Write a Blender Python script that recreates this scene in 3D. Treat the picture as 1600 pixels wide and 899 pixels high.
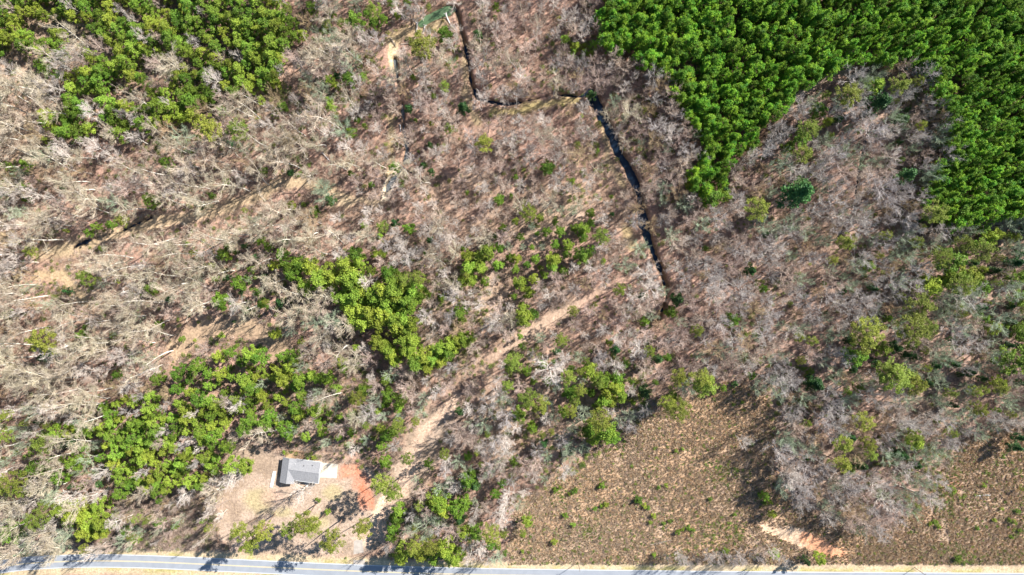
import bpy, math, random, time
T0 = time.time()
import numpy as np
from math import radians, sin, cos, pi

# ------------------------------------------------------------------ reset
for o in list(bpy.data.objects): bpy.data.objects.remove(o)
SC = bpy.context.scene
COL = SC.collection

# ------------------------------------------------------------------ camera, sky, sun, exposure
H = 358.0                       # drone height above the ground
W = 530.0                       # ground width seen
S = W / 1600.0                  # metres of ground per photo pixel
cam_d = bpy.data.cameras.new('camera'); cam = bpy.data.objects.new('camera', cam_d); COL.objects.link(cam)
cam.location = (0, 0, H); cam.rotation_euler = (0, 0, 0)
cam_d.sensor_fit = 'HORIZONTAL'; cam_d.sensor_width = 36.0; cam_d.lens = 36.0 * H / W
cam_d.clip_start = 1.0; cam_d.clip_end = 6000
SC.camera = cam

EL = radians(37.0); AZ = math.atan2(0.835, 0.55)
world = bpy.data.worlds.new('World'); SC.world = world; world.use_nodes = True
wn = world.node_tree.nodes; wl = world.node_tree.links
sky = wn.new('ShaderNodeTexSky'); sky.sky_type = 'NISHITA'; sky.sun_disc = False
sky.sun_elevation = EL; sky.sun_rotation = AZ; sky.dust_density = 0.3; sky.ozone_density = 6.0; sky.air_density = 1.4
bg = wn['Background']; bg.inputs['Strength'].default_value = 0.058
wl.new(sky.outputs[0], bg.inputs[0])
sd_ = bpy.data.lights.new('sun', 'SUN'); sd_.energy = 5.0; sd_.angle = radians(0.5); sd_.color = (1.0, 0.97, 0.925)
sun = bpy.data.objects.new('sun', sd_); COL.objects.link(sun); sun.location = (100, 66, 200)
sun.rotation_euler = (pi/2 - EL, 0, -AZ + pi)      # checked below: local -Z points away from the sun
from mathutils import Vector, Matrix
tosun = Vector((sin(AZ)*cos(EL), cos(AZ)*cos(EL), sin(EL)))
sun.rotation_euler = tosun.to_track_quat('Z', 'Y').to_euler()
SC.view_settings.view_transform = 'Standard'; SC.view_settings.look = 'None'
SC.view_settings.gamma = 1.0; SC.view_settings.exposure = 1.14
SC.render.engine = 'CYCLES'
SC.cycles.max_bounces = 4; SC.cycles.diffuse_bounces = 3; SC.cycles.transmission_bounces = 2

RS = np.random.RandomState(7)
rnd = random.Random(11)

# ------------------------------------------------------------------ pixel <-> world
def g2w(px, py): return (px - 800.0) * S, (449.5 - py) * S
def c2w(px, py, hc):                    # ground point below something seen at px,py at height hc
    k = (H - hc) / H
    x, y = g2w(px, py); return x * k, y * k
def w2p(x, y): return x / S + 800.0, 449.5 - y / S

# ------------------------------------------------------------------ numpy noise
_VT = {}
def vnoise(x, y, scale, seed=0):
    x = np.asarray(x, float) / scale; y = np.asarray(y, float) / scale
    if seed not in _VT: _VT[seed] = np.random.RandomState(seed).rand(256, 256)
    r = _VT[seed]
    xi = np.floor(x).astype(int); yi = np.floor(y).astype(int); fx = x - xi; fy = y - yi
    fx = fx*fx*(3-2*fx); fy = fy*fy*(3-2*fy)
    a = r[xi % 256, yi % 256]; b = r[(xi+1) % 256, yi % 256]; c = r[xi % 256, (yi+1) % 256]; d = r[(xi+1) % 256, (yi+1) % 256]
    return (a*(1-fx)+b*fx)*(1-fy) + (c*(1-fx)+d*fx)*fy
def fbm(x, y, scale, seed=0, o=4):
    t = 0; a = 1; n = 0
    for i in range(o):
        t = t + a*vnoise(x, y, scale/2**i, seed+i); n += a; a *= .55
    return t / n
def sstep(a, b, x):
    t = np.clip((x-a)/(b-a), 0, 1); return t*t*(3-2*t)
def dist_line(x, y, pts):
    d = np.full(np.shape(x), 1e9)
    for (ax, ay), (bx, by) in zip(pts[:-1], pts[1:]):
        vx, vy = bx-ax, by-ay; L = vx*vx+vy*vy + 1e-9
        t = np.clip(((x-ax)*vx + (y-ay)*vy)/L, 0, 1)
        d = np.minimum(d, np.hypot(x-ax-t*vx, y-ay-t*vy))
    return d
def sd_poly(x, y, poly):                # negative inside
    d = dist_line(x, y, poly + [poly[0]])
    ins = np.zeros(np.shape(x), bool)
    n = len(poly)
    for i in range(n):
        x1, y1 = poly[i]; x2, y2 = poly[(i+1) % n]
        if y1 == y2: continue
        c = ((y1 > y) != (y2 > y)) & (x < (x2-x1)*(y-y1)/(y2-y1)+x1)
        ins ^= c
    return np.where(ins, -d, d)
def smooth(pts, n=4):
    P = [np.array(p, float) for p in pts]; out = []
    P = [2*P[0]-P[1]] + P + [2*P[-1]-P[-2]]
    for i in range(1, len(P)-2):
        for k in range(n):
            t = k/n
            out.append(tuple(.5*((2*P[i]) + (-P[i-1]+P[i+1])*t + (2*P[i-1]-5*P[i]+4*P[i+1]-P[i+2])*t*t + (-P[i-1]+3*P[i]-3*P[i+1]+P[i+2])*t**3)))
    out.append(tuple(P[-2])); return out

# ------------------------------------------------------------------ layout of the place (photo pixels on the ground)
ROAD = smooth([(-700,1040), (-300,955), (-100,903), (0,885.8), (60,879.5), (133,876.7), (200,877.2), (270,879.6), (400,885.6), (530,891.5), (660,896), (800,899), (1000,901.5), (1200,903.5), (1600,906), (2100,908), (2900,912)])
CREEK_A = smooth([(617,92), (619,110), (624,140), (629,175), (631,205), (636,232), (630,258), (612,283), (600,305)])
CREEK_B1 = smooth([(700,12), (714,18), (722,50), (728,80), (734,105), (736,130), (748,152)])
CREEK_B2 = smooth([(748,152), (775,160), (805,160), (850,150), (880,146), (905,150), (922,142)])
CREEK_B3 = smooth([(922,142), (934,165), (948,190), (958,212), (968,240), (984,265), (996,292), (1002,320), (1006,345), (1014,375), (1024,400), (1034,425), (1040,445)])
CREEK_B4 = smooth([(1040,445), (1042,462), (1038,480), (1028,498)])
CREEK_B = CREEK_B1[:-1]+CREEK_B2[:-1]+CREEK_B3[:-1]+CREEK_B4
CREEK_C = smooth([(1362,195), (1352,230), (1345,262), (1340,300), (1338,325), (1322,352), (1312,372)])
CREEK_D = smooth([(115,385), (150,372), (185,362), (215,348), (235,340)])
POND = smooth([(650,37), (662,24), (680,15), (700,7), (712,12), (706,22), (692,26), (674,35), (658,42), (650,37)], 3)
PLANT = [(955,-60), (946,10), (934,28), (936,45), (944,60), (950,80), (970,92), (1000,98), (1035,108), (1052,122), (1046,142), (1066,157), (1077,180), (1084,200), (1106,208), (1102,230), (1094,255), (1076,278), (1088,298), (1118,310), (1134,300), (1140,277), (1152,254), (1186,232), (1202,205), (1222,178), (1244,152), (1280,128), (1334,103), (1400,99), (1432,107), (1452,122), (1464,147), (1478,175), (1484,205), (1484,232), (1466,250), (1462,280), (1450,302), (1446,318), (1458,338), (1482,346), (1500,356), (1530,348), (1560,342), (1760,338), (1760,-60)]
FIELD = [(1130,600), (1160,595), (1200,620), (1212,680), (1208,730), (1215,765), (1245,790), (1290,812), (1330,828), (1385,842), (1700,875), (1700,886), (800,882), (790,860), (805,820), (800,780), (840,770), (870,745), (900,735), (930,712), (960,690), (985,665), (1020,640), (1060,628)]
FIELD2 = [(1500,690), (1560,672), (1760,650), (1760,900), (1330,880), (1370,836), (1430,800), (1450,770), (1480,730)]
YARD = [(362,690), (420,700), (520,715), (575,730), (600,745), (625,715), (640,670), (672,640), (720,620), (714,650), (690,690), (680,725), (650,770), (620,800), (600,830), (590,850), (520,868), (395,862), (345,845), (330,800), (350,760)]
TRACK = [(1010,418), (985,432), (940,455), (900,475), (860,498), (800,540), (770,560)]
TRACK2 = [(712,622), (690,650), (660,680), (645,710), (640,740), (625,770), (602,795), (585,830), (562,848)]

CLEAR = [   # polyline, half width px, colour, tree-free strength
    ([(60,395),(110,388),(160,372),(220,352),(290,342),(340,330),(400,305),(440,285),(480,285),(540,310)], 11, (.47,.36,.21)),
    ([(60,430),(100,430),(130,470)], 9, (.48,.36,.2)),
    ([(275,545),(300,525),(335,512),(380,508),(420,525),(450,560)], 18, (.42,.30,.19)),
    ([(590,318),(560,312),(520,320)], 7, (.5,.38,.24)),
    (TRACK[3:], 9, (.47,.335,.24)),
    (TRACK[:4], 6, (.45,.31,.225)),
    ([(750,572),(735,590),(718,618)], 2.5, (.42,.28,.21)),
    ([(820,380),(870,350),(920,330)], 4, (.44,.32,.24)),
    ([(770,175),(800,176),(840,164),(900,156)], 6, (.40,.33,.13)),
    ([(615,62),(640,48),(655,38),(690,40)], 9, (.42,.33,.17)),
    ([(800,625),(860,590),(900,600),(940,640),(990,590)], 4, (.50,.33,.25)),
    ([(980,360),(985,385)], 9, (.47,.36,.18)),
    ([(945,200),(950,250),(975,290)], 6, (.33,.26,.14)),
    ([(610,180),(612,240),(608,275)], 6, (.42,.33,.16)),
    ([(725,90),(728,150),(745,190)], 6, (.34,.27,.15)),
    ([(1240,152),(1290,122),(1330,108)], 6, (.52,.40,.30)),
    ([(1510,365),(1540,352),(1580,348)], 7, (.44,.36,.28)),
    ([(1040,120),(1070,95),(1100,108)], 7, (.36,.24,.18)),
]

def on_clear(px, py):
    m = 0
    for pts, hw, c in CLEAR: m = np.maximum(m, 1 - sstep(hw*.6, hw*1.25, dist_line(px, py, pts)))
    return m

# ------------------------------------------------------------------ materials
def mat(name, col, rough=.8, var=.25, scale=1.0, col2=None, trans=0.0, spec=.2, rnd_amt=.3, huevar=0.0, bump=0.0):
    m = bpy.data.materials.new(name); m.use_nodes = True
    N = m.node_tree.nodes; L = m.node_tree.links; b = N['Principled BSDF']
    b.inputs['Roughness'].default_value = rough
    b.inputs['Specular IOR Level'].default_value = spec
    tc = N.new('ShaderNodeTexCoord'); no = N.new('ShaderNodeTexNoise'); no.inputs['Scale'].default_value = scale; no.inputs['Detail'].default_value = 4
    L.new(tc.outputs['Object'], no.inputs['Vector'])
    mx = N.new('ShaderNodeMix'); mx.data_type = 'RGBA'
    c2 = col2 or tuple(c*(1-var) for c in col)
    mx.inputs[6].default_value = (*col, 1); mx.inputs[7].default_value = (*c2, 1)
    mr = N.new('ShaderNodeMapRange'); mr.inputs[1].default_value = .35; mr.inputs[2].default_value = .65
    L.new(no.outputs[0], mr.inputs[0]); L.new(mr.outputs[0], mx.inputs[0])
    hs = N.new('ShaderNodeHueSaturation'); oi = N.new('ShaderNodeObjectInfo')
    v = N.new('ShaderNodeMapRange'); v.inputs[3].default_value = 1-rnd_amt; v.inputs[4].default_value = 1+rnd_amt
    L.new(oi.outputs['Random'], v.inputs[0]); L.new(v.outputs[0], hs.inputs['Value']); L.new(mx.outputs[2], hs.inputs['Color'])
    if huevar:
        w = N.new('ShaderNodeTexWhiteNoise'); w.noise_dimensions = '1D'; L.new(oi.outputs['Random'], w.inputs['W'])
        h = N.new('ShaderNodeMapRange'); h.inputs[3].default_value = .5-huevar; h.inputs[4].default_value = .5+huevar
        L.new(w.outputs[0], h.inputs[0]); L.new(h.outputs[0], hs.inputs['Hue'])
    L.new(hs.outputs[0], b.inputs['Base Color'])
    if bump:
        bp = N.new('ShaderNodeBump'); bp.inputs['Strength'].default_value = bump; L.new(no.outputs[0], bp.inputs['Height']); L.new(bp.outputs[0], b.inputs['Normal'])
    if trans:
        t = N.new('ShaderNodeBsdfTranslucent'); L.new(hs.outputs[0], t.inputs[0])
        ms = N.new('ShaderNodeMixShader'); ms.inputs[0].default_value = trans
        L.new(b.outputs[0], ms.inputs[1]); L.new(t.outputs[0], ms.inputs[2]); L.new(ms.outputs[0], N['Material Output'].inputs['Surface'])
    return m

PINE = {   # kind -> foliage material
    'p': mat('plantation_needles', (.062,.195,.016), .6, scale=.5, col2=(.225,.37,.020), trans=.2, huevar=.014, rnd_amt=.42),
    'y': mat('yellow_green_needles', (.20,.295,.036), .6, scale=.5, col2=(.30,.385,.048), trans=.22, huevar=.025),
    'g': mat('mid_green_needles', (.125,.23,.030), .6, scale=.5, col2=(.17,.26,.025), trans=.22, huevar=.015),
    'd': mat('dark_green_leaves', (.035,.095,.028), .5, scale=.6, col2=(.07,.14,.035), trans=.12, huevar=.02),
    'o': mat('olive_needles', (.17,.22,.030), .6, scale=.4, col2=(.27,.30,.05), trans=.22, huevar=.02),
}
BARE = {
    'cream': mat('cream_twigs', (.64,.55,.42), .8, scale=.3, col2=(.36,.29,.19), rnd_amt=.2, huevar=.012),
    'pink': mat('pinkish_grey_twigs', (.60,.475,.39), .8, scale=.3, col2=(.47,.35,.28), rnd_amt=.25, huevar=.012),
    'white': mat('whitish_twigs', (.70,.63,.56), .75, scale=.3, col2=(.56,.47,.40), rnd_amt=.2),
    'grey': mat('grey_twigs', (.52,.475,.44), .8, scale=.3, col2=(.42,.36,.32), rnd_amt=.25, huevar=.012),
    'sage': mat('sage_green_twigs', (.40,.48,.31), .8, scale=.4, col2=(.33,.36,.25), rnd_amt=.2, huevar=.015),
    'tan': mat('tan_twigs', (.50,.37,.22), .8, scale=.3, col2=(.36,.25,.15), rnd_amt=.2, huevar=.01),
}
BARK = {
    'pine': mat('pine_bark', (.26,.17,.12), .9, scale=2, bump=.4),
    'pale': mat('pale_bark', (.74,.70,.62), .7, scale=1.2, col2=(.55,.50,.42), bump=.2, rnd_amt=.15),
    'grey': mat('grey_bark', (.28,.24,.21), .9, scale=2, bump=.4),
}

# ------------------------------------------------------------------ mesh tools
def quads_mesh(name, V, F, mats, mi=None):
    V = np.asarray(V, np.float32); F = np.asarray(F, np.int32)
    me = bpy.data.meshes.new(name)
    me.vertices.add(len(V)); me.vertices.foreach_set('co', V.ravel())
    me.loops.add(F.size); me.loops.foreach_set('vertex_index', F.ravel())
    me.polygons.add(len(F)); me.polygons.foreach_set('loop_start', np.arange(0, F.size, 4, dtype=np.int32))
    me.polygons.foreach_set('loop_total', np.full(len(F), 4, np.int32))
    for m in mats: me.materials.append(m)
    if mi is not None: me.polygons.foreach_set('material_index', np.asarray(mi, np.int32))
    me.update(calc_edges=True); return me
def cat(*vf):
    Vs, Fs, n = [], [], 0
    for V, F in vf:
        Vs.append(V); Fs.append(F + n); n += len(V)
    return np.concatenate(Vs), np.concatenate(Fs)
def tubes(segs, n=4):                   # segs: list of (p0,p1,r0,r1)
    A = np.array([s[0] for s in segs], float); B = np.array([s[1] for s in segs], float)
    r0 = np.array([s[2] for s in segs]); r1 = np.array([s[3] for s in segs])
    d = B-A; L = np.linalg.norm(d, axis=1, keepdims=True)+1e-9; d = d/L
    up = np.where(np.abs(d[:, 2:3]) > .9, np.array([[1., 0, 0]]), np.array([[0, 0, 1.]]))
    u = np.cross(d, up); u /= np.linalg.norm(u, axis=1, keepdims=True); v = np.cross(d, u)
    a = np.arange(n)*2*pi/n
    ring = u[:, None]*np.cos(a)[None, :, None] + v[:, None]*np.sin(a)[None, :, None]
    Va = A[:, None]+ring*r0[:, None, None]; Vb = B[:, None]+ring*r1[:, None, None]
    V = np.concatenate([Va, Vb], 1).reshape(-1, 3)
    i = np.arange(n); j = (i+1) % n
    f = np.stack([i, j, j+n, i+n], 1)
    F = (f[None]+(np.arange(len(segs))*2*n)[:, None, None]).reshape(-1, 4)
    return V, F
def ribbons(segs, rng):                 # tapering twigs, segs: (p0,p1,width)
    A = np.array([s[0] for s in segs], float); B = np.array([s[1] for s in segs], float); w = np.array([s[2] for s in segs])[:, None]
    d = B-A; q = rng.normal(size=A.shape); u = np.cross(d, q); u /= np.linalg.norm(u, axis=1, keepdims=True)+1e-9
    V = np.stack([A-u*w/2, A+u*w/2, B+u*w/6, B-u*w/6], 1).reshape(-1, 3)
    return V, np.arange(len(V)).reshape(-1, 4)
def leaves(C, size, rng, upbias=.6):    # one small quad per centre
    n = len(C); nr = rng.normal(size=(n, 3)); nr[:, 2] = np.abs(nr[:, 2])+upbias; nr /= np.linalg.norm(nr, axis=1, keepdims=True)
    t = np.cross(nr, rng.normal(size=(n, 3))); t /= np.linalg.norm(t, axis=1, keepdims=True); b = np.cross(nr, t)
    s = size*rng.uniform(.6, 1.3, (n, 1)); k = rng.uniform(.45, .9, (n, 1))
    V = np.stack([C-t*s*.5, C-b*s*.5*k, C+t*s*.5, C+b*s*.5*k], 1).reshape(-1, 3)
    return V, np.arange(len(V)).reshape(-1, 4)

def wander(p, d, L, n, r0, r1, rng, up=.0, wob=.15):
    pts = [np.array(p, float)]; d = np.array(d, float); d /= np.linalg.norm(d)
    for i in range(n):
        d = d + rng.normal(size=3)*wob + np.array([0, 0, up]); d /= np.linalg.norm(d)
        pts.append(pts[-1]+d*L/n)
    rr = np.linspace(r0, r1, n+1)
    return pts, [(pts[i], pts[i+1], rr[i], rr[i+1]) for i in range(n)]

def bare_raw(seed, h, r, nl, fork, twig=1.0, lean=.03, tk=1.0):
    rng = np.random.RandomState(seed)
    tr = min(h*.0135+.07, .33)
    base = np.array([0, 0, -.3]); d0 = np.array([rng.normal()*lean, rng.normal()*lean, 1])
    pts, ts = wander(base, d0, h*.82+.3, 7, tr, tr*.28, rng, up=.05, wob=.05)
    tV, tF = tubes(ts, 7)
    P = np.array(pts); limbs = []; tw = []; az = rng.rand()*6.28
    def along(t):
        k = min(len(P)-2, int(t*(len(P)-1))); f = t*(len(P)-1)-k
        return P[k]*(1-f)+P[k+1]*f
    for i in range(nl):
        t = fork + (1-fork)*(i+.3)/nl
        az += 2.4+rng.normal()*.35
        el = radians(rng.uniform(18, 50) + 28*(t-fork)/(1-fork))
        L = r*rng.uniform(.8, 1.2)*(1.05 - .35*(t-fork)/(1-fork))/max(.45, cos(el))
        d = np.array([cos(az)*cos(el), sin(az)*cos(el), sin(el)])
        lp, ls = wander(along(t), d, L, 5, tr*(.26+.18*tk), .05, rng, up=.05, wob=.10)
        limbs += ls
        nb = rng.randint(8, 12)
        for b in range(nb):
            tt = .25+.72*(b+rng.rand())/nb; k = min(4, int(tt*5)); f = tt*5-k
            q = lp[k]*(1-f)+lp[k+1]*f; dl = lp[k+1]-lp[k]; dl /= np.linalg.norm(dl)
            dd = dl*1.1 + rng.normal(size=3)*np.array([.52, .52, .4]) + np.array([0, 0, .12])
            bp, bs = wander(q, dd, L*rng.uniform(.28, .5)*(1.15-.5*tt), 3, .048, .02, rng, up=.03, wob=.15)
            limbs += bs
            for j in range(int(13*twig)):
                k2 = rng.randint(0, 3); f2 = rng.rand(); q2 = bp[k2]*(1-f2)+bp[k2+1]*f2
                d2 = (bp[k2+1]-bp[k2]); d2 /= np.linalg.norm(d2)+1e-9
                d2 = d2*1.1+rng.normal(size=3)*.5+np.array([0, 0, .1]); d2 /= np.linalg.norm(d2)
                e = q2+d2*r*rng.uniform(.12, .30)
                tw.append((q2, e, (.042*tk)))
                for z in range(2):
                    m = q2+(e-q2)*rng.uniform(.3, .8); d3 = d2+rng.normal(size=3)*.8; d3 /= np.linalg.norm(d3)
                    tw.append((m, m+d3*r*rng.uniform(.06, .16), (.033*tk)))
    lV, lF = tubes(limbs, 3); rV, rF = ribbons(tw, rng)
    return (tV, tF), cat((lV, lF), (rV, rF))

def pine_raw(seed, h, r, cb, shape, nt, nleaf, ls, tuft):
    """cb = crown base as a share of h; shape 'cone' or 'dome'; tufts of needles at the branch ends"""
    rng = np.random.RandomState(seed)
    tr = h*.008+.06
    pts, ts = wander((0, 0, -.3), (rng.normal()*.02, rng.normal()*.02, 1), h*.96+.3, 6, tr, .05, rng, up=.08, wob=.03)
    P = np.array(pts); tV, tF = tubes(ts, 7)
    C = []; br = []; az = rng.rand()*6
    for i in range(nt):
        t = (i+.5)/nt; z = cb+(1-cb)*t**(.85)
        u = (z-cb)/(1-cb)
        if shape == 'cone': R = r*(1-u)**.75*(.55+.45*min(1, u*5))
        else: R = r*math.sqrt(max(0.02, 1-(max(0, u-.3)/.72)**2))*(.6+.4*min(1, u*3.5))
        az += 2.39996+rng.normal()*.3
        k = rng.uniform(.55, 1.08) if rng.rand() < .75 else rng.uniform(.1, .5)
        o = np.array([P[-1][0]*z, P[-1][1]*z, z*h]); c = o+np.array([cos(az)*R*k, sin(az)*R*k, rng.normal()*.02*h])
        br.append((o-np.array([0, 0, .25*R*k]), c, .07, .03))
        n = int(nleaf*rng.uniform(.7, 1.3)); s = tuft*rng.uniform(.7, 1.25)
        q = rng.normal(size=(n, 3)); q /= np.linalg.norm(q, axis=1, keepdims=True); q *= (rng.rand(n, 1)**.45)*s; q[:, 2] *= .62
        C.append(c+q)
    C.append(np.array([P[-1][0], P[-1][1], h*.97])+rng.normal(size=(nleaf, 3))*np.array([.3, .3, .4])*tuft)
    C = np.concatenate(C)
    return (tV, tF), cat(leaves(C, ls, rng), tubes(br, 3)), len(C)

# prototypes: raw data kept so that one tree can be two parts (trunk, crown) or one mesh in a far mass
PROTO = {}
def proto_pine(key, var, foliage, **kw):
    (tV, tF), (cV, cF), nl = pine_raw(**kw)
    fm = PINE[foliage]; bm_ = BARK['pine']
    trunk = quads_mesh('trunk', tV, tF, [bm_]); mi = np.zeros(len(cF), int); mi[nl:] = 1
    crown = quads_mesh('crown', cV, cF, [fm, bm_], mi)
    V, F = cat((cV, cF), (tV, tF)); mi2 = np.concatenate([mi, np.ones(len(tF), int)])
    PROTO.setdefault(key, []).append(dict(trunk=trunk, crown=crown, raw=(V, F, [fm, bm_], mi2), h=kw['h'], r=kw['r']))
def proto_bare(key, twigm, bark, **kw):
    (tV, tF), (cV, cF) = bare_raw(**kw)
    trunk = quads_mesh('trunk', tV, tF, [bark]); crown = quads_mesh('crown', cV, cF, [twigm])
    V, F = cat((cV, cF), (tV, tF)); mi2 = np.concatenate([np.zeros(len(cF), int), np.ones(len(tF), int)])
    PROTO.setdefault(key, []).append(dict(trunk=trunk, crown=crown, raw=(V, F, [twigm, bark], mi2), h=kw['h'], r=kw['r']))

for s in range(8): proto_pine('p', s, 'p', seed=100+s, h=18+(s*5) % 4, r=2.7, cb=.42+.04*(s % 3), shape='cone' if s % 2 else 'dome', nt=30+2*s, nleaf=42, ls=.42, tuft=.80+.06*(s % 3))
for k in 'ygd':
    for s in range(4): proto_pine(k, s, k, seed=200+s+ord(k), h=11+s, r=3.0, cb=.28, shape='cone' if k == 'd' else 'dome', nt=36, nleaf=66, ls=.42, tuft=.88)
for s in range(4): proto_pine('o', s, 'o', seed=300+s, h=26+s % 2, r=4.6, cb=.62, shape='dome', nt=54, nleaf=52, ls=.44, tuft=1.0)
for k, hh in (('cream', 27), ('pink', 20), ('white', 18), ('grey', 20), ('sage', 17), ('tan', 19)):
    for s in range(3):
        proto_bare(k, BARE[k], BARK['pale'] if k in ('cream', 'white') else BARK['grey'], seed=400+s*7+len(k)+hh, h=hh, r=5.0, nl=10+s, fork=.5 if k == 'cream' else .38, tk=1.0 if k == 'cream' else 1.0 if k == 'white' else .88)

print('TT', round(time.time()-T0, 1))
# ------------------------------------------------------------------ ground sheet
def axis(lo, hi, step, far):
    a = list(np.arange(lo, hi+step, step)); e = [a[-1]]; d = step
    while e[-1] < far: d *= 1.6; e.append(e[-1]+d)
    b = [a[0]]; d = step
    while b[-1] > -far: d *= 1.6; b.append(b[-1]-d)
    return np.array(b[:0:-1]+a+e[1:])
def creek_depth(px, py):
    dz = np.zeros(np.shape(px)); nz = (fbm(px, py, 26, 121, 3)-.5)*9+(vnoise(px, py, 6, 131)-.5)*3
    for pts, hw, dep in ((CREEK_A, 2.7, 2.3), (CREEK_B1, 3.6, 3.0), (CREEK_B2, 2.4, 3.2), (CREEK_B3, 5.8, 3.6), (CREEK_B4, 3.2, 3.0), (CREEK_C, 2.0, 2.6), (CREEK_D, 2.4, 2.0)):
        d = dist_line(px, py, pts)+nz*(.55 if hw < 2.3 else .95); dz = np.maximum(dz, dep*(1-sstep(hw*.3, hw*1.9, d)))
    d = sd_poly(px, py, POND)+nz*.5; dz = np.maximum(dz, 2.0*(1-sstep(-2, 5, d)))
    return dz
def terrain(x, y):
    px, py = w2p(x, y)
    flat = np.minimum(sstep(12, 60, dist_line(px, py, ROAD)), sstep(0, 60, sd_poly(px, py, YARD)))
    z = flat*((fbm(x, y, 45, 5, 3)-.5)*2.6 + (vnoise(x, y, 9, 9)-.5)*.35)
    return z - creek_depth(px, py)
def build_ground():
    xs = axis(-300, 300, .75, 3500); ys = axis(-175, 175, .75, 3500)
    X, Y = np.meshgrid(xs, ys); Z = terrain(X, Y)
    Z = np.where((np.abs(X) > 320) | (np.abs(Y) > 200), Z*.5, Z)
    ny, nx = X.shape
    V = np.stack([X, Y, Z], -1).reshape(-1, 3)
    i = np.arange(nx-1)[None]+np.arange(ny-1)[:, None]*nx
    F = np.stack([i, i+1, i+nx+1, i+nx], -1).reshape(-1, 4)
    px, py = w2p(X, Y); wob = (fbm(px, py, 40, 21)-.5)*26; wob2 = (fbm(px, py, 10, 31, 3)-.5)*9
    C = np.zeros(X.shape+(3,)); C[:] = (.44, .275, .205)
    def paint(m, col):
        nonlocal C; C = C*(1-m[..., None])+np.array(col)*m[..., None]
    n1 = fbm(px, py, 160, 41)
    paint(sstep(.45, .7, n1)*.6, (.42, .32, .21)); paint(sstep(.45, .65, fbm(px, py, 60, 51))*.7, (.30, .185, .14)); paint(sstep(.5, .62, fbm(px, py, 24, 55))*.6, (.25, .165, .11)); paint(sstep(1000, 1200, px)*.35, (.30, .21, .17))
    paint(sstep(150, 20, px+.5*py-120)*.35, (.45, .35, .22))
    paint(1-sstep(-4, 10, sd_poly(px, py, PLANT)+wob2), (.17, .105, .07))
    for P in (FIELD, FIELD2):
        paint(1-sstep(-8, 10, sd_poly(px, py, P)+wob*.6), (.40, .285, .195))
    paint((1-sstep(-8, 10, sd_poly(px, py, FIELD)+wob*.6))*sstep(.45, .62, fbm(px, py, 60, 61)), (.43, .285, .175))
    paint((1-sstep(-8, 10, sd_poly(px, py, FIELD2)+wob*.6))*sstep(.5, .62, fbm(px, py, 50, 63))*.6, (.46, .29, .18))
    for pts, hw, c in CLEAR: paint((1-sstep(hw*.35, hw*1.7, dist_line(px, py, pts)+wob2*1.3+wob*.25))*(.68 if hw < 18 else .85), c)
    paint(1-sstep(-6, 8, sd_poly(px, py, YARD)+wob*.7+wob2*1.2), (.44, .325, .24))
    paint((1-sstep(-6, 8, sd_poly(px, py, YARD)+wob*.7))*sstep(.48, .6, fbm(px, py, 26, 95, 3))*.85, (.33, .24, .17))
    paint((1-sstep(4, 15, dist_line(px, py, TRACK2)+wob2))*.85, (.60, .42, .30))
    paint((1-sstep(3, 8, dist_line(px, py, [(600,778), (588,800), (578,822)])+wob2*.5)), (.68, .52, .36))
    for (cx, cy, rx, ry) in ((405,782,28,22), (520,770,18,14), (440,800,20,10), (490,815,30,14)):
        paint((1-sstep(.5, 1.2, np.hypot((px-cx)/rx, (py-cy)/ry)+wob2*.04))*.55, (.40, .34, .15))
    # red clay beside the pad
    paint((.62+.38*sstep(.4, .6, fbm(px, py, 9, 141, 3)))*(1-sstep(-9, 3, wob2*1.3+wob*.25+sd_poly(px, py, [(527,724), (560,722), (578,742), (585,775), (590,800), (562,802), (558,775), (548,752), (528,748)]))), (.60, .21, .115))
    paint((1-sstep(.4, 1.1, np.hypot((px-548)/16, (py-735)/9)+wob2*.06))*.5, (.66, .36, .23))
    # leaf litter ring in front of the house
    paint((1-sstep(.5, 1.2, np.hypot((px-425)/22, (py-778)/16)+wob2*.05))*.6, (.48, .32, .24))
    # washed out soil
    paint(1-sstep(-2, 3, sd_poly(px, py, [(1180,812), (1215,822), (1255,822), (1262,838), (1270,846), (1250,856), (1222,846), (1190,830)])+wob2*1.3), (.66, .48, .33))
    paint((1-sstep(-2, 4, sd_poly(px, py, [(1250,828), (1280,838), (1318,858), (1326,872), (1290,870), (1262,856), (1250,846)])+wob2*1.4)), (.64, .26, .13))
    paint((1-sstep(-2, 10, sd_poly(px, py, [(1180,812), (1280,830), (1318,858), (1326,872), (1250,860), (1190,830)])+wob2*3))*.4, (.54, .36, .23))
    paint((1-sstep(.4, 1.1, np.hypot((px-1490)/14, (py-760)/22)+wob2*.06))*.8, (.52, .27, .17))
    # sand bars
    paint(1-sstep(-1, 3, sd_poly(px, py, [(596,292), (606,280), (620,262), (626,268), (614,290), (608,312), (597,314)])+wob2*.3), (.66, .55, .40))
    paint((1-sstep(.5, 1.15, np.hypot((px-614)/10, (py-86)/26)+wob2*.05)), (.62, .47, .28))
    paint((1-sstep(.5, 1.15, np.hypot((px-640)/26, (py-50)/9)+wob2*.05))*.8, (.47, .33, .19))
    # verge of the road
    rd = dist_line(px, py, ROAD)
    paint(1-sstep(16, 26, rd+wob2*.7), (.52, .40, .25))
    paint((1-sstep(12, 20, rd+wob2))*sstep(.5, .6, fbm(px, py, 30, 77)), (.40, .34, .14))
    paint(sstep(905, 925, py), (.42, .33, .2))
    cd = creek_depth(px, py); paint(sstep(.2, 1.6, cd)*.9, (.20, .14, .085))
    me = quads_mesh('ground', V, F, [])
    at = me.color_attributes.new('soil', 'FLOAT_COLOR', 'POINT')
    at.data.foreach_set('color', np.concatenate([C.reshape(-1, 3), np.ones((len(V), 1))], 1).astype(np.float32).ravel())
    me.polygons.foreach_set('use_smooth', np.ones(len(F), bool))
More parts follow.
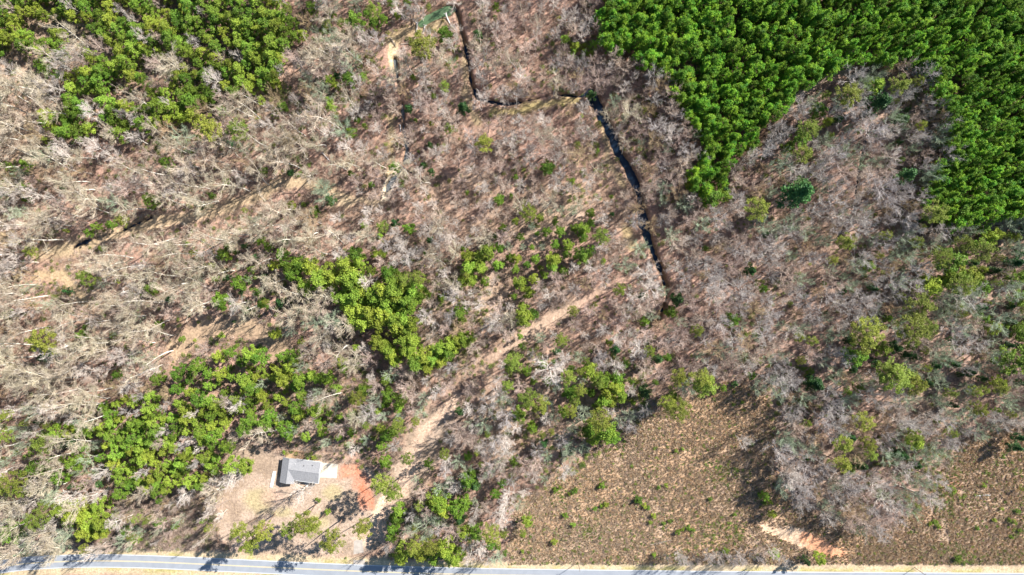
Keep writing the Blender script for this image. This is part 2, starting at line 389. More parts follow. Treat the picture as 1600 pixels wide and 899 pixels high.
    m = bpy.data.materials.new('soil_and_leaf_litter'); m.use_nodes = True; N = m.node_tree.nodes; L = m.node_tree.links
    b = N['Principled BSDF']; b.inputs['Roughness'].default_value = .95; b.inputs['Specular IOR Level'].default_value = .1
    a = N.new('ShaderNodeAttribute'); a.attribute_name = 'soil'; tc = N.new('ShaderNodeTexCoord')
    cur = a.outputs['Color']
    for sc, lo, hi in ((.12, .82, 1.16), (.9, .55, 1.42), (2.6, .6, 1.4)):
        n = N.new('ShaderNodeTexNoise'); n.inputs['Scale'].default_value = sc; n.inputs['Detail'].default_value = 6; n.inputs['Roughness'].default_value = .7
        L.new(tc.outputs['Object'], n.inputs['Vector'])
        r = N.new('ShaderNodeMapRange'); r.inputs[1].default_value = .3; r.inputs[2].default_value = .7; r.inputs[3].default_value = lo; r.inputs[4].default_value = hi
        L.new(n.outputs[0], r.inputs[0]); hs = N.new('ShaderNodeHueSaturation'); L.new(cur, hs.inputs['Color']); L.new(r.outputs[0], hs.inputs['Value']); cur = hs.outputs[0]
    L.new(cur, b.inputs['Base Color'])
    n = N.new('ShaderNodeTexNoise'); n.inputs['Scale'].default_value = 3.0; n.inputs['Detail'].default_value = 6; L.new(tc.outputs['Object'], n.inputs['Vector'])
    bp = N.new('ShaderNodeBump'); bp.inputs['Strength'].default_value = .45; bp.inputs['Distance'].default_value = .12; L.new(n.outputs[0], bp.inputs['Height']); L.new(bp.outputs[0], b.inputs['Normal'])
    me.materials.append(m)
    o = bpy.data.objects.new('ground', me); COL.objects.link(o); o['kind'] = 'structure'
build_ground()
def tz(x, y): return float(terrain(np.array([x]), np.array([y]))[0])

# ------------------------------------------------------------------ strips: road, markings, water
def strip(name, pts_px, off0, off1, z, m, step=None, zf=None, dash=None):
    P = np.array([g2w(*p) for p in pts_px]); T = np.gradient(P, axis=0); T /= np.linalg.norm(T, axis=1, keepdims=True)
    Nn = np.stack([-T[:, 1], T[:, 0]], 1)
    o0 = np.broadcast_to(off0, len(P)); o1 = np.broadcast_to(off1, len(P))
    A = P+Nn*o0[:, None]; B = P+Nn*o1[:, None]
    V = np.concatenate([np.c_[A, np.full(len(A), z)], np.c_[B, np.full(len(B), z)]]); n = len(P)
    i = np.arange(n-1); F = np.stack([i, i+1, i+1+n, i+n], 1)[:, ::-1]
    me = quads_mesh(name, V, F, [m]); o = bpy.data.objects.new(name, me); COL.objects.link(o); return o
def dense(pts, n=3): return smooth(pts, n)
asph = mat('asphalt', (.30,.315,.34), .85, scale=.3, col2=(.265,.28,.305), rnd_amt=0)
paintw = mat('white_road_paint', (.78,.78,.76), .6, scale=2, col2=(.62,.62,.60), rnd_amt=0)
painty = mat('yellow_road_paint', (.80,.62,.30), .6, scale=2, col2=(.68,.52,.28), rnd_amt=0)
st = lambda o: o.__setitem__('kind', 'structure')
gravel = mat('gravel_edge', (.58,.47,.34), .95, scale=3, rnd_amt=0)
st(strip('road_shoulder', ROAD, -3.62, 3.62, .012, gravel))
st(strip('road', ROAD, -3.45, 3.45, .03, asph))
for a in (-3.2, 3.2): st(strip('road_edge_line', ROAD, a-.11, a+.11, .036, paintw))
for a in (-.18, .18): st(strip('road_centre_line', ROAD, a-.09, a+.09, .036, painty))

def water_mat(name, col, rough=.12):
    m = bpy.data.materials.new(name); m.use_nodes = True; N = m.node_tree.nodes; L = m.node_tree.links; b = N['Principled BSDF']
    b.inputs['Base Color'].default_value = (*col, 1); b.inputs['Roughness'].default_value = rough; b.inputs['IOR'].default_value = 1.33
    n = N.new('ShaderNodeTexNoise'); n.inputs['Scale'].default_value = 1.5; tc = N.new('ShaderNodeTexCoord'); L.new(tc.outputs['Object'], n.inputs['Vector'])
    bp = N.new('ShaderNodeBump'); bp.inputs['Strength'].default_value = .25; L.new(n.outputs[0], bp.inputs['Height']); L.new(bp.outputs[0], b.inputs['Normal']); return m
wdark = water_mat('dark_creek_water', (.012,.022,.04)); wpale = water_mat('silty_creek_water', (.11,.12,.125), .3); wgreen = water_mat('green_pond_water', (.09,.15,.075), .35)
st(strip('creek_water', CREEK_B, -3.4, 3.4, -2.45, wdark)); st(strip('creek_water', CREEK_C, -2.0, 2.0, -2.0, wdark)); st(strip('creek_water', CREEK_D, -1.6, 1.6, -1.5, wdark))
st(strip('shallow_creek_water', CREEK_A, -1.5, 1.5, -1.45, wpale))
me = bpy.data.meshes.new('pond_water'); pv = [(*g2w(*p), -1.45) for p in POND]
me.from_pydata(pv, [], [tuple(range(len(pv)))][::-1]); me.materials.append(wgreen)
o = bpy.data.objects.new('pond_water', me); COL.objects.link(o); st(o)

# ------------------------------------------------------------------ box-work helpers for the house etc.
def obj_raw(name, V, Fs, mats, parent=None):
    me = bpy.data.meshes.new(name); me.from_pydata([tuple(v) for v in V], [], Fs)
    for m in mats: me.materials.append(m)
    o = bpy.data.objects.new(name, me); COL.objects.link(o)
    if parent: o.parent = parent
    return o
BF = [(0,3,2,1), (4,5,6,7), (0,1,5,4), (1,2,6,5), (2,3,7,6), (3,0,4,7)]
class MB:
    def __init__(s): s.V = []; s.F = []
    def box(s, x0, x1, y0, y1, z0, z1):
        n = len(s.V); s.V += [(x0,y0,z0), (x1,y0,z0), (x1,y1,z0), (x0,y1,z0), (x0,y0,z1), (x1,y0,z1), (x1,y1,z1), (x0,y1,z1)]
        s.F += [tuple(i+n for i in f) for f in BF]; return s
    def slab(s, quad, th):              # a tilted slab from four top corners
        n = len(s.V); s.V += [(x,y,z-th) for x,y,z in quad]+list(quad); s.F += [tuple(i+n for i in f) for f in BF]; return s
    def poly(s, pts): n = len(s.V); s.V += pts; s.F.append(tuple(range(n, n+len(pts)))); return s
    def tube(s, p0, p1, r0, r1, k=10):
        V, F = tubes([(p0, p1, r0, r1)], k); n = len(s.V); s.V += [tuple(v) for v in V]; s.F += [tuple(int(i)+n for i in f) for f in F]
        s.F.append(tuple(range(n+k-1, n-1, -1))); s.F.append(tuple(range(n+k, n+2*k))); return s
    def build(s, name, m, parent=None): return obj_raw(name, s.V, s.F, [m], parent)
def empty(name, loc, rz=0, label=None, category=None, group=None):
    o = bpy.data.objects.new(name, None); COL.objects.link(o); o.location = loc; o.rotation_euler = (0, 0, rz); o.empty_display_size = .5
    if label: o['label'] = label; o['category'] = category
    if group: o['group'] = group
    return o
def tag(o, label, category, group=None):
    o['label'] = label; o['category'] = category
    if group: o['group'] = group
    return o

print('TT', round(time.time()-T0, 1))
# ------------------------------------------------------------------ house
def build_house():
    rz = radians(-7.6)
    hx, hy = c2w(468.5, 736.5, 4); R = empty('house', (hx, hy, 0), rz, 'single storey house with grey shingle gable roofs and wooden back deck in the cleared yard', 'house')
    def shingle(name, c1, c2):
        m = mat(name, c1, .9, scale=1.5, col2=c2, rnd_amt=0); N = m.node_tree.nodes; L = m.node_tree.links
        w = N.new('ShaderNodeTexBrick'); w.inputs['Scale'].default_value = 1.2; w.inputs['Mortar Size'].default_value = .03; w.inputs['Color1'].default_value = (1,1,1,1); w.inputs['Color2'].default_value = (.82,.82,.84,1); w.inputs['Mortar'].default_value = (.6,.6,.6,1)
        tc = N.new('ShaderNodeTexCoord'); L.new(tc.outputs['Object'], w.inputs['Vector'])
        hs = [n for n in N if n.type == 'HUE_SAT'][0]; mx = N.new('ShaderNodeMix'); mx.data_type = 'RGBA'; mx.blend_type = 'MULTIPLY'; mx.inputs[0].default_value = 1
        L.new(hs.outputs[0], mx.inputs[6]); L.new(w.outputs[0], mx.inputs[7]); L.new(mx.outputs[2], N['Principled BSDF'].inputs['Base Color']); return m
    roofm = shingle('grey_shingles', (.37,.365,.365), (.31,.305,.31)); wallm = mat('cream_siding', (.55,.50,.42), .7, scale=.7, rnd_amt=0)
    white = mat('white_trim', (.78,.78,.76), .5, var=.08, rnd_amt=0); glass = mat('window_glass', (.03,.04,.05), .08, spec=.6, rnd_amt=0)
    wood = mat('deck_boards', (.50,.33,.20), .8, scale=1.5, col2=(.42,.27,.16), rnd_amt=0); dark = mat('dark_metal', (.04,.04,.045), .5, rnd_amt=0)
    # wing (left, runs front to back) x -9.6..-3.4 ; main range x -6.5..9.6
    e = 2.7; rg = 4.05; y0, y1 = -5.4, 5.6; wf = -7.4; xl, xm, xr = -9.9, -6.2, 9.9; wr = -2.5; yr = .1
    w = MB(); w.box(xl+.5, wr-.5, wf+.5, y1-.5, 0, e-.02).box(wr-.5+.003, xr-.4, y0+.5, y1-.5, 0, e-.02)
    # gable ends
    w.V += []
    n = len(w.V); w.V += [(xr-.4, y0+.5, e-.02), (xr-.4, y1-.5, e-.02), (xr-.4, yr, rg-.25), (xr-.5, y0+.5, e-.02), (xr-.5, y1-.5, e-.02), (xr-.5, yr, rg-.25)]
    w.F += [(n, n+1, n+2), (n+5, n+4, n+3), (n, n+2, n+5, n+3), (n+1, n+4, n+5, n+2)]
    for yy, d in ((wf+.5, .1), (y1-.5, -.1)):
        n = len(w.V); w.V += [(xl+.5, yy, e-.02), (wr-.5, yy, e-.02), (xm, yy, rg-.15), (xl+.5, yy+d, e-.02), (wr-.5, yy+d, e-.02), (xm, yy+d, rg-.15)]
        w.F += [(n, n+1, n+2), (n+5, n+4, n+3), (n, n+3, n+4, n+1)]
    w.build('wall', wallm, R)
    rf = MB(); t = .14
    rf.slab([(xl,wf,e), (xm,wf,rg), (xm,y1+.02,rg), (xl,y1+.02,e)], t)
    rf.slab([(xm,wf,rg-.003), (wr,wf,e), (wr,y1,e), (xm,y1,rg-.003)], t)
    rf.slab([(xm+.05,yr,rg-.02), (xr,yr,rg-.02), (xr,y1-.02,e-.03), (xm+.05,y1-.02,e-.03)], t)
    rf.slab([(xm+.05,y0,e-.03), (xr,y0,e-.03), (xr,yr,rg-.023), (xm+.05,yr,rg-.023)], t)
    roof = rf.build('roof', roofm, R)
    rc = MB(); rc.box(xm-.14, xm+.14, wf, y1, rg-.02, rg+.05).box(xm+.2, xr, yr-.14, yr+.14, rg-.04, rg+.035); rc.build('ridge_cap', roofm, roof)
    for vx, vy, c in ((5.9, 3.6, dark), (-2.9, 3.2, white), (1.5, 2.9, dark)):
        z = rg-(abs(vy-yr)/(y1-yr))*(rg-e); MB().tube((vx,vy,z-.1), (vx,vy,z+.45), .12 if c is white else .2, .12 if c is white else .2).build('vent_pipe', c, roof)
    f = MB(); f.slab([(xr+.003,y0-.02,e+.02), (xr+.30,y0-.02,e+.02), (xr+.30,yr,rg+.03), (xr+.003,yr,rg+.03)], .24); f.slab([(xr+.003,yr+.003,rg+.03), (xr+.30,yr+.003,rg+.03), (xr+.30,y1+.1,e+.02), (xr+.003,y1+.1,e+.02)], .24)
    f.box(wr+.6, xr, y0-.16, y0-.01, e-.14, e-.02).box(-3, xr, y1+.003, y1+.15, e-.14, e-.02).build('fascia', white, R)
    # windows and doors
    for (x, y, horiz, wd) in ((-7.5,wf+.5,1,1.2), (-4.8,wf+.5,1,1.2), (-.5,y0+.5,1,1.4), (6.8,y0+.5,1,1.4), (xl+.5,-3,0,1.1), (xl+.5,2,0,1.1), (xr-.4,-2,0,1.0), (0,y1-.5,1,1.2), (4,y1-.5,1,1.2)):
        s = .05
        if horiz:
            sg = -1 if y < 0 else 1; a = MB().box(x-wd/2, x+wd/2, min(y, y+sg*s), max(y, y+sg*s), .95, 2.15).build('window', white, R)
            MB().box(x-wd/2+.1, x+wd/2-.1, min(y+sg*s, y+sg*(s+.02)), max(y+sg*s, y+sg*(s+.02)), 1.05, 2.05).build('pane', glass, a)
        else:
            sg = -1 if x < 0 else 1; a = MB().box(min(x, x+sg*s), max(x, x+sg*s), y-wd/2, y+wd/2, .95, 2.15).build('window', white, R)
            MB().box(min(x+sg*s, x+sg*(s+.02)), max(x+sg*s, x+sg*(s+.02)), y-wd/2+.1, y+wd/2-.1, 1.05, 2.05).build('pane', glass, a)
    d = MB().box(3.0, 3.95, y0+.44, y0+.5, .15, 2.2).build('door', mat('front_door', (.25,.06,.05), .5, rnd_amt=0), R); MB().tube((3.12,y0+.44,1.1), (3.12,y0+.36,1.1), .04, .04).build('handle', dark, d)
    MB().box(5.5, 8.1, y0-.5, y0+.02, 2.6, 2.66).box(5.6, 5.7, y0-.45, y0-.35, 0, 2.6).box(7.9, 8.0, y0-.45, y0-.35, 0, 2.6).build('porch_awning', dark, R)
    MB().box(1.5, 5.2, y0-1.6, y0+.5, .02, .18).box(2.4, 4.4, y0-2.4, y0-1.6, .02, .1).build('front_step', mat('step_concrete', (.5,.47,.42), .9, rnd_amt=0), R)
    # back deck with rail
    dk = MB(); 
    for i in range(22): dk.box(-9.1+i*.41, -9.1+i*.41+.38, y1-.5, y1+3.6, .55, .6)
    for px_ in (-9, -5, -.3):
        for py_ in (y1+.3, y1+3.4): dk.box(px_-.08, px_+.08, py_-.08, py_+.08, 0, .55)
    deck = dk.build('deck', wood, R)
    rl = MB(); rl.box(-9.15, -.05, y1+3.50, y1+3.68, 1.5, 1.58).box(-9.2, -9.06, y1+.2, y1+3.48, 1.5, 1.58).box(-.2, -.06, y1+.9, y1+3.48, 1.5, 1.58).box(-1.6, -.25, y1+.85, y1+.97, 1.5, 1.58)
    for i in range(31): rl.box(-9.1+i*.3, -9.1+i*.3+.05, y1+3.55, y1+3.6, .6, 1.5)
    for i in range(9): rl.box(-9.15, -9.1, y1+.3+i*.3, y1+.35+i*.3, .6, 1.5); 
    for i in range(7): rl.box(-.15, -.1, y1+1.0+i*.3, y1+1.05+i*.3, .6, 1.5)
    rl.build('railing', mat('rail_wood', (.24,.13,.08), .8, rnd_amt=0), deck)
    MB().box(-.02, 1.0, y1+.4, y1+1.6, .02, .2).box(-.02, .7, y1+.5, y1+1.5, .2, .38).build('steps', wood, deck)
    u = empty('air_conditioner', (0,0,0), 0, 'small grey air conditioning unit on the grass behind the house', 'air conditioner'); u.matrix_world = Matrix.Translation((hx,hy,0)) @ Matrix.Rotation(rz,4,'Z') @ Matrix.Translation((1.9,y1+1.5,0))
    MB().box(-.42,.42,-.42,.42,.0,.8).build('casing', mat('grey_sheet_metal', (.5,.52,.54), .4, rnd_amt=0), u)
    MB().tube((0,0,.8),(0,0,.86),.34,.30,16).build('fan_grille', dark, u)
    # slabs
    conc = mat('pale_concrete', (.68,.60,.48), .9, scale=.5, col2=(.60,.52,.41), rnd_amt=0)
    def pad(name, px_quad, m, th=.09):
        q = [g2w(*p) for p in px_quad]; b = MB().slab([(x,y,th) for x,y in q][::-1], th+.2); o = b.build(name, m); o['kind'] = 'structure'; return o
    pad('concrete_pad', [(501,722.5), (527.8,725.5), (526.2,747.4), (497.5,746)], conc)
    pad('concrete_strip', [(427.0,736.6), (431.6,737.2), (426.2,761.6), (421.8,761.2)], mat('white_concrete', (.84,.82,.78), .8, var=.1, rnd_amt=0), .35)
    pad('driveway', [(553,845), (566,843), (571,886), (552,886)], mat('driveway_concrete', (.46,.40,.34), .9, scale=.5, col2=(.36,.31,.26), rnd_amt=0), .025)
    return R
build_house()

def place_at(px, py, h): x, y = c2w(px, py, h); return x, y

# utility poles by the road
def pole(px, py, label):
    x, y = g2w(px, py); R = empty('utility_pole', (x, y, 0), 0, label, 'utility pole', 'wooden utility poles along the road')
    m = bpy.data.materials.get('pole_wood') or mat('pole_wood', (.26,.20,.15), .9, rnd_amt=0)
    g = bpy.data.materials.get('porcelain') or mat('porcelain', (.5,.5,.5), .3, rnd_amt=0)
    MB().tube((0,0,-.3), (0,0,10.5), .17, .11, 10).build('pole', m, R)
    c = MB().box(-.06,.06,-1.1,1.1,9.7,9.82).build('crossarm', m, R)
    for y_ in (-1,-.35,1): MB().tube((0,y_,9.82),(0,y_,10.0),.06,.04,8).build('insulator', g, c)
pole(903, 879, 'wooden utility pole between the road and the left part of the brown field')
pole(1429, 887, 'wooden utility pole on the road verge at the lower right below the brushy field')

print('TT', round(time.time()-T0, 1))
# ------------------------------------------------------------------ tree lists read from the photograph
T = []      # (px, py, r_px, kind)
def tile(x0, y0, rows):
    for r in rows:
        T.append((x0+r[0]/3.0, y0+r[1]/3.0, r[2]/3.0, r[3] if len(r) > 3 else 'y'))
tile(0, 0, [(965,610,60,'o'),(1120,620,50,'o'),(865,370,30,'g'),(890,470,40,'g'),(780,760,25),(120,770,28),(110,875,22),(245,700,20),(30,780,20),(1060,850,15),(1080,670,20,'d'),(200,720,40,'l'),(290,885,12,'d'),(740,510,45),(820,520,40),(850,545,30),(720,570,30)])
tile(400, 0, [(470,95,40),(520,65,20,'g'),(660,75,15),(185,170,25,'g'),(215,165,22),(345,380,28),(435,370,32,'g'),(380,400,22),(505,365,18,'g'),(345,470,18),(355,500,22),(380,350,20,'d'),(450,620,24,'g'),(212,650,18,'g'),(900,605,22),(1075,680,42,'o'),(645,790,25,'g'),(310,865,38,'l'),(820,800,20,'d'),(780,770,18,'d'),(1045,165,30,'d'),(890,165,35,'g'),(1125,35,18,'g'),(1120,88,10,'g'),(750,200,58,'o'),(885,410,25,'o'),(20,470,20),(25,395,25,'g'),(970,510,35,'d'),(30,800,20,'g'),(120,500,25,'g'),(540,865,15,'g'),(810,680,18,'d'),(715,505,25,'d'),(160,810,20,'d'),(710,10,20,'g'),(920,300,25,'l'),(820,580,12),(455,415,12),(510,590,12),
 (560,40,35,'o'),(600,90,20,'g'),(450,20,30,'l'),(30,60,35),(80,80,35),(100,120,35),(60,130,35,'g'),(20,150,30),(70,190,35),(20,220,30),(70,260,40),(20,300,30),(90,310,35,'g'),(70,350,35,'g'),(90,390,30),(30,110,30,'g'),(260,40,25,'g'),(640,20,25,'g')])
tile(800, 0, [(250,180,20),(285,245,18),(300,215,22),(340,220,18),(380,210,20),(340,245,16),(370,250,15),(375,430,28,'d'),(170,780,32,'g'),(400,705,12,'g'),(930,300,30,'g'),(975,340,28,'y'),(810,505,18,'g'),(855,640,20,'l'),(785,610,15,'l'),(600,680,20,'l'),(820,840,15),(840,870,25),(880,820,22),(930,810,22,'l'),(930,880,30,'g'),(990,885,28,'d'),(610,520,18,'o'),(520,560,14,'l'),(480,480,30,'l'),(730,700,25,'l')])
tile(1200, 0, [(380,425,55,'o'),(495,395,42),(500,480,62,'d'),(610,390,45,'o'),(245,515,35,'g'),(350,480,50,'l'),(195,590,48,'o'),(280,570,25),(195,495,40,'l'),(570,560,40,'l'),(630,550,35,'d'),(150,640,38,'g'),(180,730,40,'o'),(100,690,30,'g'),(395,735,22,'l'),(660,830,45,'d'),(170,880,60,'d'),(265,845,20,'l'),(610,670,15,'d'),(60,730,25,'l')])
tile(0, 300, [(450,160,20),(413,192,20),(520,150,22,'g'),(570,140,30,'o'),(425,400,42,'o'),(140,290,30,'o'),(1060,295,30,'g'),(1045,510,40,'g'),(705,455,30,'g'),(190,720,62,'o'),(225,775,42,'d'),(225,650,20,'o'),(375,675,25,'g'),(660,780,35,'l'),(550,860,20,'g'),(35,570,22,'g'),(405,632,15,'g'),(1125,425,38,'g'),(945,400,25,'l'),(920,815,38,'g'),(1020,770,32),(1080,750,25,'g'),(1180,760,40),(840,850,38,'g'),(745,870,30,'g'),(1030,850,30),(1080,870,20),(1150,880,40),(890,885,20,'g'),(700,40,35,'g'),(540,65,40,'l'),(120,30,20,'g'),(850,690,14,'g'),(750,620,18,'g'),(315,465,20,'d'),(545,655,18,'l'),(1180,365,18),(1115,345,18,'l'),(930,70,25,'d'),(1150,260,20,'d'),(790,500,20,'d')])
tile(400, 300, [(160,340,40,'g'),(205,340,40,'g'),(250,350,45),(170,390,35,'g'),(230,440,40),(245,475,20),(300,400,45),(350,380,45),(360,420,40),(420,350,45),(460,290,35,'g'),(490,330,30),(430,400,45),(470,390,40),(440,440,40),(390,490,40),(420,500,45),(460,490,45),(490,470,40),(540,370,25),(560,290,22),(595,290,20),(620,380,40,'g'),(650,400,40,'g'),(700,400,35,'o'),(750,400,35,'o'),(560,470,45,'g'),(600,470,45),(640,450,50),(690,450,45),(740,460,45),(780,480,35,'g'),(560,510,40,'g'),(620,520,45),(660,510,45),(700,520,45),(740,530,35,'g'),(460,570,50),(500,550,45),(540,570,45),(590,580,45),(460,610,45),(510,610,45),(570,610,40),(650,590,40),(700,590,45),(740,620,40),(660,640,40),(700,650,40),(560,700,35),(600,720,35),(620,750,35),(650,770,35),(690,690,40),(730,700,40),(700,740,35),(740,740,40),(780,770,45),(830,780,40),(860,790,35),(750,800,40),(800,820,30),(860,730,35),(900,720,45),(940,700,40),(980,690,35),(1010,680,25),(900,760,35,'g'),(630,850,35,'l'),(650,800,30),
 (990,300,30),(1040,310,35),(1085,280,35),(1000,350,35),(1050,350,35),(960,420,25),(1010,410,30),(955,560,30),(960,600,20),(1140,30,25,'g'),(720,170,28,'g'),(645,150,25,'d'),(590,155,30,'o'),(120,290,30,'g'),(80,345,25),(20,225,25,'g'),(90,665,28),(20,770,40,'g'),(130,770,30,'g'),(185,770,30),(160,820,30),(120,840,35),(130,880,40),(200,880,35,'g'),(255,860,30),(330,875,35,'g'),(400,800,25),(410,830,22),(470,730,18),(210,705,15),(870,500,20,'g'),(1190,310,20,'g'),(1120,205,15,'g'),(815,225,20,'d'),(505,155,15),(325,30,45,'l'),(345,45,30,'d'),(270,90,25,'g'),(165,65,18),(610,880,25),(1075,420,22,'g'),(110,520,25,'d'),(60,265,20,'g'),(130,230,20,'d'),(200,560,18,'d'),(580,205,15),(1190,830,20,'o')])
tile(800, 300, [(70,110,36,'o'),(370,98,22,'g'),(415,190,38,'o'),(335,170,32),(330,210,25,'g'),(265,250,28),(200,240,20,'g'),(230,185,25,'g'),(160,188,22,'g'),(140,260,15,'l'),(195,310,32),(190,350,25),(255,295,22),(325,300,38),(245,372,24,'g'),(20,310,25),(35,425,35),(75,475,30),(50,545,28),(60,590,38),(95,570,25,'g'),(10,490,15),(295,560,25,'o'),(240,690,32,'o'),(495,470,28,'o'),(530,330,38,'l'),(605,495,22,'d'),(620,610,20),(745,560,28,'g'),(770,500,35,'d'),(860,655,30,'o'),(455,705,18),(20,800,45,'o'),(360,850,40),(265,880,38,'o'),(420,880,40,'g'),(490,880,35,'g'),(650,755,25,'o'),(730,775,18,'g'),(685,790,30,'d'),(310,770,30,'l'),(480,745,30,'d'),(920,880,50,'o'),(800,870,45,'o'),(1125,865,20,'g'),(1155,100,52,'o'),(985,20,36,'g'),(940,15,45,'g'),(1120,365,30,'d'),(1180,455,20,'g'),(1030,600,35,'g'),(1080,625,25,'l'),(1160,800,18),(210,750,20,'d'),(130,680,25,'l'),(960,175,8),(40,680,15),(1190,200,20,'d'),(120,195,12,'g'),(50,260,15,'l')])
tile(1200, 300, [(150,20,75,'d'),(370,225,40,'o'),(465,350,28),(400,350,40,'l'),(100,310,30,'l'),(495,450,22,'d'),(790,85,55,'o'),(840,150,28,'g'),(890,80,45,'g'),(920,260,38,'o'),(990,250,35),(1040,220,30),(1075,195,30),(870,310,55,'g'),(820,290,40,'o'),(1020,300,50,'o'),(930,380,50),(880,400,45,'g'),(840,420,45),(900,430,48,'o'),(760,460,55),(735,420,40),(710,240,30,'o'),(1170,390,35),(1000,450,40,'g'),(1130,460,50,'l'),(720,570,60,'o'),(700,650,65,'o'),(760,650,50,'o'),(490,640,65,'o'),(450,620,40,'l'),(460,740,50,'o'),(420,760,45,'g'),(540,745,35),(600,720,35,'d'),(620,850,75,'o'),(560,850,50,'o'),(680,880,40,'o'),(1065,645,30),(1180,650,45,'g'),(1160,800,60,'g'),(385,695,25,'d'),(265,590,25,'l'),(60,630,25,'l'),(210,885,40,'d'),(200,840,18,'g'),(1085,600,60,'l'),(900,490,65,'l'),(1130,150,40,'l'),(1160,340,40,'d'),(1080,890,30),(1140,260,40,'l'),(1190,140,30,'l'),(960,560,30,'l'),(640,370,20,'l'),(1190,500,40,'g'),(1050,760,40,'l')])
tile(0, 599, [(820,35,25,'g'),(920,65,35,'g'),(890,45,25),(975,15,25),(1055,40,20,'g'),(1110,70,30),(1190,20,35,'g'),(1180,90,30,'g'),(1140,200,38,'g'),(1165,180,30,'g'),(1065,295,35,'g'),(1090,385,38),(1150,395,40),(490,120,28,'g'),(545,100,22),(270,225,40,'g'),(320,230,35),(370,230,32,'g'),(190,300,50,'o'),(165,400,40,'g'),(360,370,40,'g'),(280,445,38,'g'),(70,460,50,'o'),(30,520,35,'g'),(390,305,18,'g'),(580,740,38,'l'),(600,690,25,'g'),(640,735,20),(475,575,35),(290,600,45),(340,600,50),(390,620,50),(440,650,50),(330,640,40,'g'),(400,690,45),(490,650,45),(440,700,40),(480,690,35),(190,620,45,'o'),(200,650,30,'g'),(50,700,50,'g'),(750,655,20,'g'),(20,260,35,'o'),(15,150,30,'o'),(330,485,15,'d'),(560,520,30,'g'),(120,660,20,'g'),(110,420,20,'g'),(380,490,18,'g')])
tile(400, 599, [(25,60,30),(40,190,38,'g'),(60,150,30,'g'),(185,115,35,'g'),(130,215,38,'g'),(275,128,35),(195,15,30,'g'),(510,22,30,'g'),(625,58,35,'g'),(680,65,30,'g'),(490,75,35,'o'),(450,230,20,'g'),(440,150,20,'g'),(670,200,35,'o'),(605,250,28,'g'),(640,230,25,'g'),(740,180,22,'o'),(520,205,20,'o'),(605,370,30,'g'),(700,360,28,'o'),(290,195,25,'g'),(600,480,50,'o'),(640,500,45,'o'),(665,630,30,'g'),(650,680,30,'g'),(670,600,30),(640,720,25,'g'),(690,790,40),(680,825,35),(760,760,40,'o'),(780,810,35),(830,760,40,'o'),(890,770,45),(900,800,35),(940,820,40),(835,820,30,'g'),(860,570,48,'g'),(840,540,40),(870,600,35),(940,590,45,'g'),(970,560,35,'g'),(970,700,35),(1020,700,35),(960,640,30,'d'),(1100,690,42,'o'),(1000,190,25,'l'),(950,130,25,'d'),(1000,460,45,'g'),(1020,480,35,'d'),(1180,20,30,'o'),(870,490,40,'l'),(1135,770,15,'g'),(1170,800,12,'g'),(350,200,20,'l'),(120,150,20,'l')])
tile(800, 599, [(80,50,45,'o'),(115,115,42,'o'),(35,150,35,'g'),(275,50,35,'g'),(330,30,30,'o'),(400,5,30,'o'),(450,50,36),(480,20,36),(430,90,32),(470,85,32),(510,60,30),(400,110,25,'g'),(500,25,28),(280,140,30,'o'),(625,45,38,'d'),(910,30,55,'o'),(790,105,50,'o'),(720,100,40,'o'),(750,70,30,'g'),(280,205,25,'l'),(400,190,50,'o'),(440,220,50,'g'),(370,200,35,'g'),(470,250,38,'g'),(380,265,28),(350,230,25,'g'),(990,20,15,'g'),(1050,8,15,'d'),(150,450,20,'l'),(70,650,28),(50,710,15),(145,280,25,'d'),(1185,530,22,'g')])
tile(1200, 599, [(440,170,42,'o'),(690,270,40),(680,240,35,'o'),(350,300,42,'o'),(340,380,40,'o'),(460,280,35,'o'),(490,330,30,'o'),(380,260,30,'d'),(975,110,35,'o'),(680,15,45,'o'),(1080,15,35,'o'),(855,230,20,'o'),(185,195,20,'o'),(1130,145,18,'o'),(390,405,20),(430,390,30,'d'),(700,380,25,'d'),(180,355,18,'d'),(220,10,40,'d'),(250,825,26),(30,800,22),(180,830,22,'d'),(575,525,12,'d'),(10,555,12),(20,620,18),(600,330,25,'d'),(640,345,30,'d'),(1150,300,30,'d'),(1180,260,26,'d')])
# tall yard pines by their crowns
YARDPINES = [(472,812,16), (490,826,15), (515,838,17), (569,828,15), (388,845,17), (404,828,15), (376,832,14), (458,830,13)]
for a, b, c in YARDPINES: T.append((a, b, c, 'o'))

def poisson(poly_fn, box, spacing, n, rng, existing=()):
    """dart throwing; spacing may be a function"""
    cell = 8.0; G = {}
    out = []
    def ok(x, y, s):
        k = int(s//cell)+1; cx, cy = int(x//cell), int(y//cell)
        for i in range(cx-k, cx+k+1):
            for j in range(cy-k, cy+k+1):
                for (a, b, q) in G.get((i, j), ()):
                    m = (s+q)*.5
                    if (a-x)**2+(b-y)**2 < m*m: return False
        return True
    for (x, y, q) in existing: G.setdefault((int(x//cell), int(y//cell)), []).append((x, y, q))
    X = rng.uniform(box[0], box[2], n); Y = rng.uniform(box[1], box[3], n); keep = poly_fn(X, Y)
    for x, y, k in zip(X, Y, keep):
        if not k: continue
        s = spacing(x, y) if callable(spacing) else spacing
        if ok(x, y, s):
            out.append((x, y)); G.setdefault((int(x//cell), int(y//cell)), []).append((x, y, s))
    return out

